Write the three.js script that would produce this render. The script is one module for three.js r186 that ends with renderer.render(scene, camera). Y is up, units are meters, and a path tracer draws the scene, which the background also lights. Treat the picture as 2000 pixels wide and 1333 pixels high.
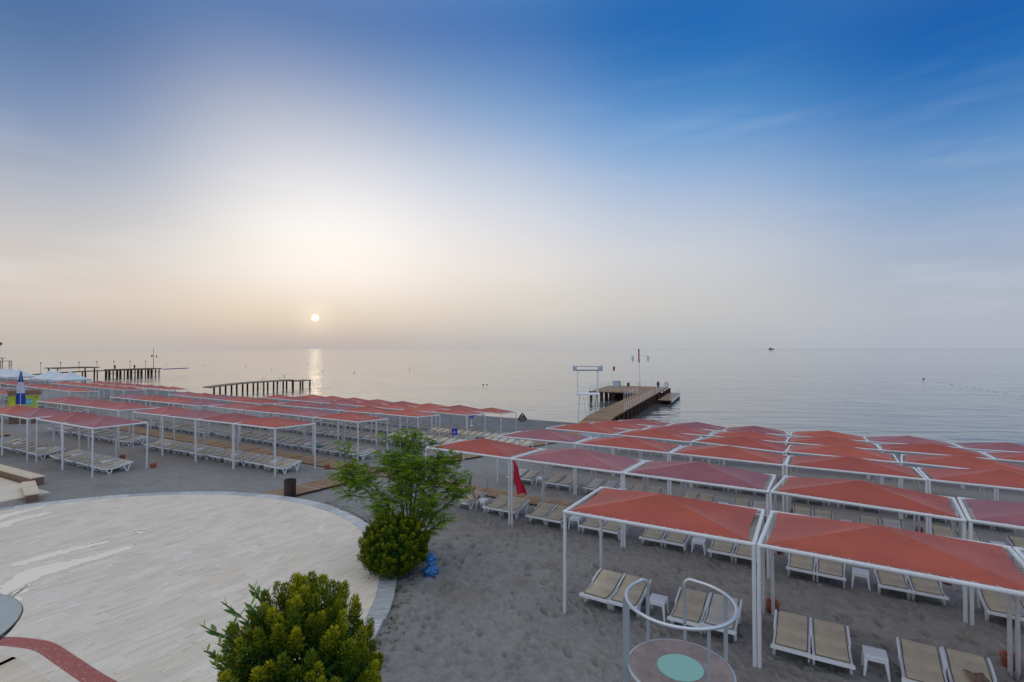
import * as THREE from 'three';
import { mergeGeometries, toCreasedNormals } from 'three/addons/utils/BufferGeometryUtils.js';
import { RoundedBoxGeometry } from 'three/addons/geometries/RoundedBoxGeometry.js';
import { MarchingCubes } from 'three/addons/objects/MarchingCubes.js';

// ───────────────────────── camera, sky, sun, exposure
const scene = new THREE.Scene();
const rad = (d) => d * Math.PI / 180;
const EYE = 6.6;
const camera = new THREE.PerspectiveCamera(67.36, 1024 / 682, 0.1, 30000);
camera.position.set(0, EYE, 0);
camera.rotation.order = 'YXZ';
camera.rotation.set(rad(0.83), 0, rad(-0.12));

const srgb = (r, g, b) => [r, g, b].map((c) => { c /= 255; return c <= 0.04045 ? c / 12.92 : Math.pow((c + 0.055) / 1.055, 2.4); });
const SUN_AZ = -21.05, SUN_EL = 3.25;
function rng(seed) { let s = seed >>> 0; return () => { s = (s + 0x6d2b79f5) | 0; let t = Math.imul(s ^ (s >>> 15), 1 | s); t = (t + Math.imul(t ^ (t >>> 7), 61 | t)) ^ t; return ((t ^ (t >>> 14)) >>> 0) / 4294967296; }; }
// tileable value noise, several octaves; returns a function of (x, y) in [0,1)
function noise2(seed, px, py, oct = 4, gain = 0.5) {
  const layers = []; const r = rng(seed);
  for (let o = 0; o < oct; o++) { const w = px << o, h = py << o, t = new Float32Array(w * h); for (let i = 0; i < t.length; i++) t[i] = r(); layers.push([w, h, t]); }
  return (x, y) => {
    let v = 0, amp = 1, sum = 0; x -= Math.floor(x); y -= Math.floor(y);
    for (const [w, h, t] of layers) {
      const fx = x * w, fy = y * h, x0 = Math.floor(fx) % w, y0 = Math.floor(fy) % h, x1 = (x0 + 1) % w, y1 = (y0 + 1) % h;
      let u = fx - Math.floor(fx), q = fy - Math.floor(fy); u = u * u * (3 - 2 * u); q = q * q * (3 - 2 * q);
      v += amp * ((t[y0 * w + x0] * (1 - u) + t[y0 * w + x1] * u) * (1 - q) + (t[y1 * w + x0] * (1 - u) + t[y1 * w + x1] * u) * q); sum += amp; amp *= gain;
    }
    return v / sum;
  };
}

function makeSky() {
  const W = 3072, H = 1536;
  // colour of the air by height (degrees), for several bearings (degrees from the view, positive to the east)
  const top = [[64, 221, 223, 228], [90, 224, 226, 231]];
  const Z = [[42, 112, 154, 202], [52, 192, 204, 220], ...top], ZF = [[41, 150, 172, 205], [50, 212, 215, 222], [60, 230, 230, 232], [90, 224, 226, 231]];
  const west = [[0, 198, 188, 184], [6, 220, 210, 202], [15, 222, 217, 214], [30, 208, 212, 219], [48, 210, 215, 222], ...top];
  const east = [[0, 164, 170, 184], [6, 172, 180, 196], [15, 156, 177, 206], [30, 140, 171, 210], [48, 172, 191, 217], ...top];
  const back = [[0, 170, 174, 188], [6, 180, 187, 202], [15, 166, 184, 209], [30, 156, 180, 210], [48, 170, 188, 213], ...top];
  const P = [
    { az: -20.5, s: 13.5, stops: [[0, 178, 169, 166], [1, 191, 175, 166], [3, 214, 196, 172], [5, 222, 206, 187], [7.5, 226, 215, 202], [10, 224, 216, 206], [13, 219, 214, 209], [16, 210, 208, 208], [19.5, 200, 200, 205], [24, 168, 174, 192], [28, 122, 142, 178], [32.5, 76, 108, 162], ...ZF] },
    { az: -46, s: 14, stops: [[0, 176, 171, 168], [1.3, 187, 178, 169], [5, 206, 194, 182], [11, 182, 183, 187], [19, 108, 134, 172], [26, 56, 96, 148], [34, 70, 110, 164], ...ZF] },
    { az: -3, s: 13, stops: [[0, 176, 173, 173], [4.5, 209, 201, 189], [9, 222, 215, 210], [14, 212, 212, 216], [19, 184, 194, 211], [25, 124, 156, 196], [33, 56, 106, 168], ...Z] },
    { az: 18, s: 14, stops: [[0, 170, 172, 176], [4.5, 190, 189, 187], [10, 196, 198, 203], [16, 164, 182, 207], [22, 98, 150, 200], [29, 26, 104, 174], [34, 4, 90, 164], ...Z] },
    { az: 46, s: 18, stops: [[0, 162, 168, 181], [3.4, 168, 174, 186], [9.7, 146, 165, 191], [15.8, 92, 140, 188], [21.5, 10, 100, 172], [27, 0, 80, 156], ...Z] },
    { az: 95, s: 27, stops: east }, { az: -95, s: 27, stops: west }, { az: 145, s: 30, stops: back }, { az: -145, s: 30, stops: back },
  ];
  for (const p of P) p.lin = p.stops.map(([e, r, g, b]) => [e, ...srgb(r, g, b).map((c) => c * 0.94)]);
  const at = (p, el) => { const s = p.lin; if (el <= 0) return s[0].slice(1); for (let i = 1; i < s.length; i++) if (el <= s[i][0]) { const k = (el - s[i - 1][0]) / (s[i][0] - s[i - 1][0]); return [1, 2, 3].map((c) => s[i - 1][c] * (1 - k) + s[i][c] * k); } return s[s.length - 1].slice(1); };
  const rows = [];
  for (let y = 0; y < H; y++) {
    const el = ((y + 0.5) / H - 0.5) * 180, spread = Math.min(2.2, 0.35 + Math.abs(el) * 0.12);
    rows.push(P.map((p) => { const c = [0, 0, 0]; let n = 0; for (let k = -4; k <= 4; k++) { const w = Math.exp(-k * k / 6), v = at(p, Math.max(0, el + k * spread / 2)); n += w; for (let i = 0; i < 3; i++) c[i] += w * v[i]; } return c.map((v) => v / n); }));
  }
  const wisps = noise2(41, 10, 24, 5, 0.55), wisps2 = noise2(42, 5, 6, 3);
  const data = new Float32Array(W * H * 4);
  const sun = new THREE.Vector3(Math.sin(rad(SUN_AZ)) * Math.cos(rad(SUN_EL)), Math.sin(rad(SUN_EL)), -Math.cos(rad(SUN_AZ)) * Math.cos(rad(SUN_EL)));
  const dir = new THREE.Vector3();
  for (let x = 0; x < W; x++) {
    const th = ((x + 0.5) / W - 0.5) * 2 * Math.PI, az = Math.atan2(Math.cos(th), -Math.sin(th)) * 180 / Math.PI;
    const w = P.map((p) => { let d = Math.abs(az - p.az); if (d > 180) d = 360 - d; return Math.exp(-((d / p.s) ** 2)) + 1e-9; });
    const n = w.reduce((a, b) => a + b, 0);
    for (let y = 0; y < H; y++) {
      const row = rows[y], o = (y * W + x) * 4; let r = 0, g = 0, b = 0;
      for (let i = 0; i < P.length; i++) { const k = w[i] / n, c = row[i]; r += k * c[0]; g += k * c[1]; b += k * c[2]; }
      const el = ((y + 0.5) / H - 0.5) * 180;
      if (el > 0 && el < 60) {                        // thin, drawn-out high cloud
        const q = Math.max(0, wisps(x / W * 3 + el * 0.004, el / 40) - 0.5) * Math.max(0, wisps2(x / W * 4, el / 60) - 0.35) * Math.min(1, el / 6) * Math.max(0, 1 - el / 34);
        const k = Math.min(0.22, q * 1.5); r += (0.72 - r) * k * (r < 0.72 ? 1 : 0); g += (0.74 - g) * k * (g < 0.74 ? 1 : 0); b += (0.78 - b) * k * (b < 0.78 ? 1 : 0);
      }
      { let d = az + 19.6; const q = Math.exp(-((d * d * 0.9) / 120 + (el - 11.5) ** 2 / 56)) * Math.min(1, Math.max(0, el / 6)); r += 0.155 * q; g += 0.15 * q; b += 0.145 * q; }
      if (el > -1 && el < 9 && Math.abs(az - SUN_AZ) < 7) {
        dir.set(Math.cos(rad(el)) * Math.cos(th), Math.sin(rad(el)), Math.cos(rad(el)) * Math.sin(th));
        const d = Math.acos(Math.min(1, dir.dot(sun))) * 180 / Math.PI;
        const halo = 0.10 * Math.exp(-((d / 1.6) ** 2)), disc = 1.1 * THREE.MathUtils.clamp((0.35 - d) / 0.10, 0, 1);
        r += halo + disc; g += halo * 0.78 + disc * 0.93; b += halo * 0.5 + disc * 0.74;
      }
      data[o] = r; data[o + 1] = g; data[o + 2] = b; data[o + 3] = 1;
    }
  }
  const t = new THREE.DataTexture(data, W, H, THREE.RGBAFormat, THREE.FloatType);
  t.mapping = THREE.EquirectangularReflectionMapping; t.magFilter = t.minFilter = THREE.LinearFilter; t.needsUpdate = true;
  return t;
}
const sky = makeSky();
scene.background = sky; scene.environment = sky;

const sunDir = new THREE.Vector3(Math.sin(rad(SUN_AZ)) * Math.cos(rad(SUN_EL)), Math.sin(rad(SUN_EL)), -Math.cos(rad(SUN_AZ)) * Math.cos(rad(SUN_EL)));
const sunLight = new THREE.DirectionalLight(new THREE.Color(1.0, 0.78, 0.52), 0.0006);
sunLight.name = 'sun';
sunLight.position.copy(sunDir).multiplyScalar(300); sunLight.target.position.set(0, 0, -20);
sunLight.position.add(sunLight.target.position);
sunLight.castShadow = true; sunLight.shadow.radius = 2.5; sunLight.shadow.mapSize.set(4096, 4096);
Object.assign(sunLight.shadow.camera, { left: -120, right: 120, top: 60, bottom: -60, near: 1, far: 700 });
scene.add(sunLight, sunLight.target);

const renderer = new THREE.WebGLRenderer({ antialias: true });
renderer.setSize(1024, 682);
renderer.toneMapping = THREE.LinearToneMapping;
renderer.toneMappingExposure = 1.2;
renderer.shadowMap.enabled = true;

// ───────────────────────── helpers
// The beach has its own axes: a runs along the canopy rows, b runs towards the sea.
const AX = 0.858821, AZ = 0.512276, BX = 0.512276, BZ = -0.858821, TURN = -Math.atan2(AZ, AX);
const wx = (a, b) => a * AX + b * BX, wz = (a, b) => a * AZ + b * BZ;
const toA = (x, z) => x * AX + z * AZ, toB = (x, z) => x * BX + z * BZ;
const PROFILE = [[-999, 0], [13.5, 0], [18, -0.22], [23.6, -0.66], [30, -1.2], [37, -1.8], [45, -2.5], [56, -3.0], [61.3, -3.12], [70, -4.2], [90, -6], [9999, -6]];
function groundAt(b) { for (let i = 1; i < PROFILE.length; i++) if (b <= PROFILE[i][0]) { const [x0, y0] = PROFILE[i - 1], [x1, y1] = PROFILE[i]; return y0 + (y1 - y0) * (b - x0) / (x1 - x0); } return -6; }
const SEA = -3.1;

const used = new Map();
function numbered(name) { const n = used.get(name) ?? 0; used.set(name, n + 1); return n ? `${name}_${String(n).padStart(3, '0')}` : name; }
function shade(o) { o.traverse((m) => { if (m.isMesh) { m.castShadow = true; m.receiveShadow = true; } }); return o; }
function thing(name, label, category, pos = [0, 0, 0], turn = 0, group) {
  const o = new THREE.Group(); o.name = numbered(name); o.position.set(...pos); o.rotation.y = turn; o.userData = { label, category }; if (group) o.userData.group = group; scene.add(o); return o;
}
function obj(name, geo, mat, parent = scene) {
  if (Array.isArray(geo)) geo = join(geo);
  const m = new THREE.Mesh(geo, mat); m.name = parent === scene ? numbered(name) : name; m.castShadow = m.receiveShadow = true; parent.add(m); return m;
}
function tag(o, label, category, group) { o.userData.label = label; o.userData.category = category; if (group) o.userData.group = group; return o; }
function structure(o, label) { o.userData.kind = 'structure'; if (label) o.userData.label = label; return o; }
function stuff(o) { o.userData.kind = 'stuff'; return o; }
function copyOf(src, pos, turn, label, group) {
  const c = src.clone(); c.name = numbered(src.userData.base ?? src.name.replace(/_\d{3}$/, '')); c.userData = { ...src.userData }; c.position.set(...pos); c.rotation.y = turn;
  if (label) c.userData.label = label; if (group) c.userData.group = group; scene.add(c); return c;
}
function join(list) {
  const flat = list.map((g) => { const q = g.index ? g.toNonIndexed() : g; for (const k of Object.keys(q.attributes)) if (!['position', 'normal', 'uv', 'color'].includes(k)) q.deleteAttribute(k); return q; });
  return flat.length === 1 ? flat[0] : mergeGeometries(flat);
}
const box = (w, h, d, x = 0, y = 0, z = 0) => new THREE.BoxGeometry(w, h, d).translate(x, y, z);
const rbox = (w, h, d, r, x = 0, y = 0, z = 0) => new RoundedBoxGeometry(w, h, d, 2, r).translate(x, y, z);
const V = (x, y, z) => new THREE.Vector3(x, y, z);
function rod(p, q, r0, r1 = r0, seg = 8) {
  const d = q.clone().sub(p), g = new THREE.CylinderGeometry(r1, r0, d.length(), seg, 1);
  g.applyQuaternion(new THREE.Quaternion().setFromUnitVectors(V(0, 1, 0), d.clone().normalize())); return g.translate((p.x + q.x) / 2, (p.y + q.y) / 2, (p.z + q.z) / 2);
}
function bar(p, q, w, t) { // a flat bar from p to q
  const d = q.clone().sub(p), g = new THREE.BoxGeometry(w, d.length(), t);
  g.applyQuaternion(new THREE.Quaternion().setFromUnitVectors(V(0, 1, 0), d.clone().normalize())); return g.translate((p.x + q.x) / 2, (p.y + q.y) / 2, (p.z + q.z) / 2);
}
const tube = (pts, r, seg = 24, rs = 6, closed = false) => new THREE.TubeGeometry(new THREE.CatmullRomCurve3(pts, closed), seg, r, rs, closed);
function polyGeo(pts, tris, uv) { const g = new THREE.BufferGeometry(); g.setAttribute('position', new THREE.Float32BufferAttribute(pts, 3)); if (uv) g.setAttribute('uv', new THREE.Float32BufferAttribute(uv, 2)); g.setIndex(tris); g.computeVertexNormals(); return g; }

function texture(size, fill, srgbMap, repeat = [1, 1], h = size) {
  const d = new Uint8Array(size * h * 4);
  for (let y = 0; y < h; y++) for (let x = 0; x < size; x++) { const c = fill((x + 0.5) / size, (y + 0.5) / h), o = (y * size + x) * 4; for (let i = 0; i < 3; i++) d[o + i] = Math.max(0, Math.min(255, Math.round((Array.isArray(c) ? c[i] : c) * 255))); d[o + 3] = 255; }
  const t = new THREE.DataTexture(d, size, h); t.wrapS = t.wrapT = THREE.RepeatWrapping; t.magFilter = THREE.LinearFilter; t.minFilter = THREE.LinearMipmapLinearFilter; t.generateMipmaps = true;
  if (srgbMap) t.colorSpace = THREE.SRGBColorSpace; t.repeat.set(...repeat); t.needsUpdate = true; return t;
}
function again(t, x, y = x) { const c = t.clone(); c.repeat.set(x, y); c.needsUpdate = true; return c; }
const lin = (r, g, b) => new THREE.Color().setRGB(r, g, b);
const std = (color, roughness, extra = {}) => new THREE.MeshStandardMaterial({ color, roughness, ...extra });
const mixc = (a, b, k) => a.map((v, i) => v + (b[i] - v) * k);

// ───────────────────────── materials
const M = {};
{
  const n1 = noise2(1, 8, 8, 6, 0.6), n2 = noise2(2, 24, 24, 4, 0.6), n3 = noise2(3, 64, 64, 3, 0.7), n4 = noise2(4, 5, 5, 3);
  // sand: grey-beige grains, damp brown patches, darker bits
  const sandMap = texture(1024, (x, y) => { const a = n1(x, y), b = n3(x, y), c = n2(x * 2, y * 2), s = n4(x, y); let k = 0.805 + (a - 0.5) * 0.07 + (b - 0.5) * 0.16 + (c - 0.5) * 0.05; const damp = Math.max(0, s - 0.66) * 1.5; return mixc([0.675 * k, 0.660 * k, 0.642 * k], [0.53 * k, 0.475 * k, 0.43 * k], Math.min(1, damp)); }, true);
  const sandBump = texture(1024, (x, y) => 0.5 * n2(x, y) + 0.3 * n3(x, y) + 0.2 * n1(x * 3, y * 3), false);
  M.sand = std(lin(1, 1, 1), 0.96, { map: again(sandMap, 1 / 7), bumpMap: again(sandBump, 1 / 1.6), bumpScale: 0.055 });
  const peb = noise2(6, 128, 128, 2, 0.8), pebB = noise2(7, 96, 96, 2, 0.6);
  const pebMap = texture(1024, (x, y) => { const k = 0.35 + 0.75 * peb(x, y) + 0.4 * (pebB(x, y) - 0.5) + 0.15 * (n1(x, y) - 0.5); return [0.60 * k, 0.60 * k, 0.61 * k]; }, true);
  M.pebble = std(lin(1, 1, 1), 0.9, { map: again(pebMap, 1 / 9), bumpMap: again(texture(1024, (x, y) => peb(x, y), false), 1 / 9), bumpScale: 0.06 });
  // travertine, veined along v
  const v1 = noise2(11, 40, 5, 5, 0.6), v2 = noise2(12, 90, 8, 4, 0.6), v3 = noise2(13, 6, 4, 4);
  const trav = texture(1024, (x, y) => { const a = v1(x, y), b = v2(x, y), c = v3(x, y); let k = 0.88 + (a - 0.5) * 0.13 + (b - 0.5) * 0.12 + (c - 0.5) * 0.12; if (b > 0.70 && a > 0.55) k *= 0.72; return mixc([0.99 * k, 0.935 * k, 0.855 * k], [0.96 * k, 0.92 * k, 0.865 * k], Math.min(1, Math.max(0, (c - 0.4) * 2.4))); }, true);
  const tb = again(texture(512, (x, y) => v2(x, y) * 0.6 + n3(x, y) * 0.4, false), 1 / 4);
  M.trav = [[1, 0.985, 0.965], [0.99, 0.972, 0.95], [0.985, 0.972, 0.958], [1.0, 0.975, 0.945], [0.975, 0.952, 0.93], [0.99, 0.978, 0.965]].map((c) => std(lin(...c), 0.55, { map: again(trav, 1 / 4), bumpMap: tb, bumpScale: 0.004 }));
  M.grout = std(lin(0.46, 0.42, 0.38), 0.9);
  const sl1 = noise2(15, 8, 40, 5, 0.6);
  const slateMap = texture(512, (x, y) => { const k = 0.78 + (sl1(x, y) - 0.5) * 0.36 + (n3(x, y) - 0.5) * 0.12; return [0.90 * k, 0.915 * k, 0.93 * k]; }, true);
  M.kerb = [std(lin(1, 1, 1), 0.6, { map: again(slateMap, 0.6) }), std(lin(0.84, 0.83, 0.82), 0.6, { map: again(slateMap, 0.6) }), std(lin(1.15, 1.1, 1.05), 0.6, { map: again(slateMap, 0.6) })];
  M.wallStone = std(lin(0.92, 0.86, 0.78), 0.75, { map: again(trav, 1 / 3) });
  M.wallBrown = std(lin(0.30, 0.20, 0.16), 0.8, { map: again(trav, 1 / 2) });
  const chip = noise2(17, 40, 40, 4, 0.7);
  M.redPaint = std(lin(1, 1, 1), 0.6, { map: again(texture(512, (x, y) => { const c = chip(x, y) * 0.6 + n3(x, y) * 0.4; return c > 0.635 ? [0.72, 0.68, 0.63] : mixc([0.66, 0.34, 0.31], [0.58, 0.29, 0.27], n1(x, y)); }, true), 1 / 1.6) });
  M.patch = std(lin(0.88, 0.79, 0.63), 0.6);  // even matte cream for the pale patches on the terrace
  // paint, plastic
  const wear = texture(256, (x, y) => { const k = 0.93 + (n1(x, y) - 0.5) * 0.16, q = n3(x, y) * 0.7 + n2(x, y) * 0.3; return q > 0.68 ? [0.72, 0.60, 0.47] : [k, k, k]; }, true);
  M.white = std(lin(0.84, 0.85, 0.87), 0.42, { map: again(wear, 1, 1) });
  M.plastic = std(lin(0.84, 0.85, 0.86), 0.38);
  M.plasticOld = std(lin(0.74, 0.74, 0.72), 0.5);
  M.cord = std(lin(0.75, 0.73, 0.70), 0.8);
  // shade cloth
  const cl1 = noise2(21, 4, 60, 4, 0.6), cl2 = noise2(22, 128, 128, 1), cl3 = noise2(23, 3, 3, 4);
  const cloth = texture(512, (x, y) => { const k = 0.93 + (cl1(x, y) - 0.5) * 0.10 + (cl2(x, y) - 0.5) * 0.07 + (cl3(x, y) - 0.5) * 0.14; return [k, k, k]; }, true);
  const clothB = texture(512, (x, y) => cl2(x, y) * 0.5 + cl1(x, y) * 0.5, false);
  const canvas = (r, g, b) => new THREE.MeshPhysicalMaterial({ color: lin(r, g, b), roughness: 0.55, side: THREE.DoubleSide, transmission: 0.12, thickness: 0, specularIntensity: 0.55, sheen: 0.75, sheenRoughness: 0.42, sheenColor: lin(0.98, 0.42, 0.28), map: again(cloth, 1 / 1.8), bumpMap: again(clothB, 1 / 1.8), bumpScale: 0.002 });
  const trio = (r, g, b) => [[1, 1, 1], [1.1, 1.13, 1.12], [0.92, 0.88, 0.9]].map(([x, y, z]) => canvas(r * x, g * y, b * z));
  M.canvas = { red: trio(0.52, 0.108, 0.066), orange: trio(0.545, 0.125, 0.08), mauve: trio(0.40, 0.14, 0.155), dusk: trio(0.46, 0.118, 0.105) };
  M.mat = std(lin(0.72, 0.615, 0.44), 0.85, { map: again(cloth, 2), bumpMap: again(clothB, 2), bumpScale: 0.004 });
  M.matPale = std(lin(0.72, 0.68, 0.60), 0.85, { map: again(cloth, 2) });
  M.piping = std(lin(0.085, 0.11, 0.08), 0.8);
  M.deck = std(lin(0.70, 0.70, 0.69), 0.5);
  // wood
  const w1 = noise2(31, 4, 64, 5, 0.6), w2 = noise2(32, 2, 20, 3);
  const wood = texture(512, (x, y) => { const k = 0.8 + (w1(x, y) - 0.5) * 0.5 + (w2(x, y) - 0.5) * 0.25; return [k, k, k]; }, true);
  M.slat = [[0.50, 0.315, 0.175], [0.44, 0.27, 0.15], [0.55, 0.37, 0.225], [0.40, 0.26, 0.165]].map((c) => std(lin(...c), 0.8, { map: again(wood, 0.8) }));
  M.bearer = std(lin(0.12, 0.075, 0.05), 0.85);
  const plank = texture(512, (x, y) => { const row = Math.floor(y * 32), k = 0.78 + (w1(x, y) - 0.5) * 0.3 + (Math.sin(row * 12.9898) * 43758.5453 % 1) * 0.10; return (y * 32 - row) < 0.12 ? k * 0.55 : k; }, true);
  M.pierDeck = std(lin(0.50, 0.30, 0.165), 0.85, { map: again(plank, 1 / 5) });
  M.pierSide = std(lin(0.16, 0.10, 0.07), 0.85, { map: again(wood, 0.5) });
  M.pile = std(lin(0.115, 0.05, 0.035), 0.8, { map: again(wood, 0.5) });
  M.paleDeck = std(lin(0.42, 0.34, 0.24), 0.85, { map: again(plank, 1 / 5) });
  M.bin = std(lin(0.060, 0.026, 0.018), 0.35, { map: again(wood, 1, 2) });
  M.black = std(lin(0.02, 0.02, 0.022), 0.6);
  M.terracotta = std(lin(0.40, 0.105, 0.05), 0.45);
  M.soil = std(lin(0.05, 0.035, 0.025), 0.95);
  M.steel = std(lin(0.62, 0.64, 0.66), 0.32, { metalness: 0.75 });
  M.steelFlat = std(lin(0.40, 0.44, 0.48), 0.5, { metalness: 0.3 });
  M.tableStone = std(lin(0.30, 0.225, 0.20), 0.6, { map: again(texture(256, (x, y) => { const k = 0.9 + (n1(x, y) - 0.5) * 0.4 + (n3(x, y) - 0.5) * 0.14; return [k, k, k]; }, true), 0.8) });
  M.mint = std(lin(0.25, 0.47, 0.39), 0.35);
  M.glassDisc = new THREE.MeshPhysicalMaterial({ color: lin(0.62, 0.66, 0.62), roughness: 0.32, transmission: 0.55, thickness: 0, side: THREE.DoubleSide });
  M.blueSign = std(lin(0.012, 0.03, 0.42), 0.4);
  M.blueBag = new THREE.MeshPhysicalMaterial({ color: lin(0.01, 0.15, 0.40), roughness: 0.3, side: THREE.DoubleSide, clearcoat: 0.4 });
  M.scarlet = std(lin(0.62, 0.012, 0.045), 0.75, { side: THREE.DoubleSide });
  M.flagRed = std(lin(0.42, 0.012, 0.03), 0.75, { side: THREE.DoubleSide });
  M.flagWhite = std(lin(0.72, 0.72, 0.82), 0.75, { side: THREE.DoubleSide });
  M.flagBlue = std(lin(0.02, 0.06, 0.34), 0.75, { side: THREE.DoubleSide });
  M.tent = std(lin(0.62, 0.66, 0.68), 0.7, { side: THREE.DoubleSide });
  M.tower = std(lin(0.80, 0.82, 0.86), 0.45);
  M.greyRoof = std(lin(0.30, 0.36, 0.42), 0.6);
  M.greenMat = std(lin(0.06, 0.20, 0.05), 0.95);
  M.paleBlue = std(lin(0.50, 0.62, 0.74), 0.5);
  M.darkFloat = std(lin(0.06, 0.05, 0.05), 0.5);
  M.hull = std(lin(0.10, 0.11, 0.14), 0.6);
  // water: normals of small, long-crested ripples
  const SLOPE = [3.0, 1.55];
  const wa = noise2(51, 6, 24, 5, 0.55), wb = noise2(52, 12, 40, 4, 0.55), wc = noise2(53, 3, 4, 3);
  const N = 1024, hgt = new Float32Array(N * N); for (let y = 0; y < N; y++) for (let x = 0; x < N; x++) { const u = (x + 0.5) / N, v = (y + 0.5) / N; hgt[y * N + x] = (0.5 * wa(u, v) + 0.5 * wb(u, v)) * (0.45 + 1.1 * wc(u, v)); }
  const nd = new Uint8Array(N * N * 4); for (let y = 0; y < N; y++) for (let x = 0; x < N; x++) { const i = y * N + x, dx = hgt[y * N + (x + 1) % N] - hgt[y * N + (x + N - 1) % N], dy = hgt[((y + 1) % N) * N + x] - hgt[((y + N - 1) % N) * N + x]; const n = V(-dx * SLOPE[0], -dy * SLOPE[1], 1).normalize(); nd.set([(n.x * 0.5 + 0.5) * 255, (n.y * 0.5 + 0.5) * 255, (n.z * 0.5 + 0.5) * 255, 255].map(Math.round), i * 4); }
  const wave = new THREE.DataTexture(nd, N, N); wave.wrapS = wave.wrapT = THREE.RepeatWrapping; wave.magFilter = THREE.LinearFilter; wave.needsUpdate = true;
  M.sea = new THREE.MeshPhysicalMaterial({ color: lin(0.125, 0.145, 0.145), roughness: 0.04, ior: 1.5, normalMap: wave });
  // plants
  const leaf = (r, g, b, t = 0.22) => new THREE.MeshPhysicalMaterial({ color: lin(r, g, b), roughness: 0.75, side: THREE.DoubleSide, transmission: t, thickness: 0, specularIntensity: 0.2, vertexColors: true });
  M.leaf = leaf(1, 1, 1);
  M.leafPlain = new THREE.MeshPhysicalMaterial({ color: lin(0.09, 0.21, 0.04), roughness: 0.42, side: THREE.DoubleSide, transmission: 0.25, thickness: 0 });
  M.leafYoung = new THREE.MeshPhysicalMaterial({ color: lin(0.24, 0.34, 0.05), roughness: 0.45, side: THREE.DoubleSide, transmission: 0.3, thickness: 0 });
  M.bark = std(lin(0.10, 0.075, 0.05), 0.9);
  M.barkDark = std(lin(0.055, 0.045, 0.035), 0.9);
  M.pod = std(lin(0.115, 0.045, 0.025), 0.8, { side: THREE.DoubleSide });
  M.body = std(lin(1, 1, 1), 0.8, { vertexColors: true });
}

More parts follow.
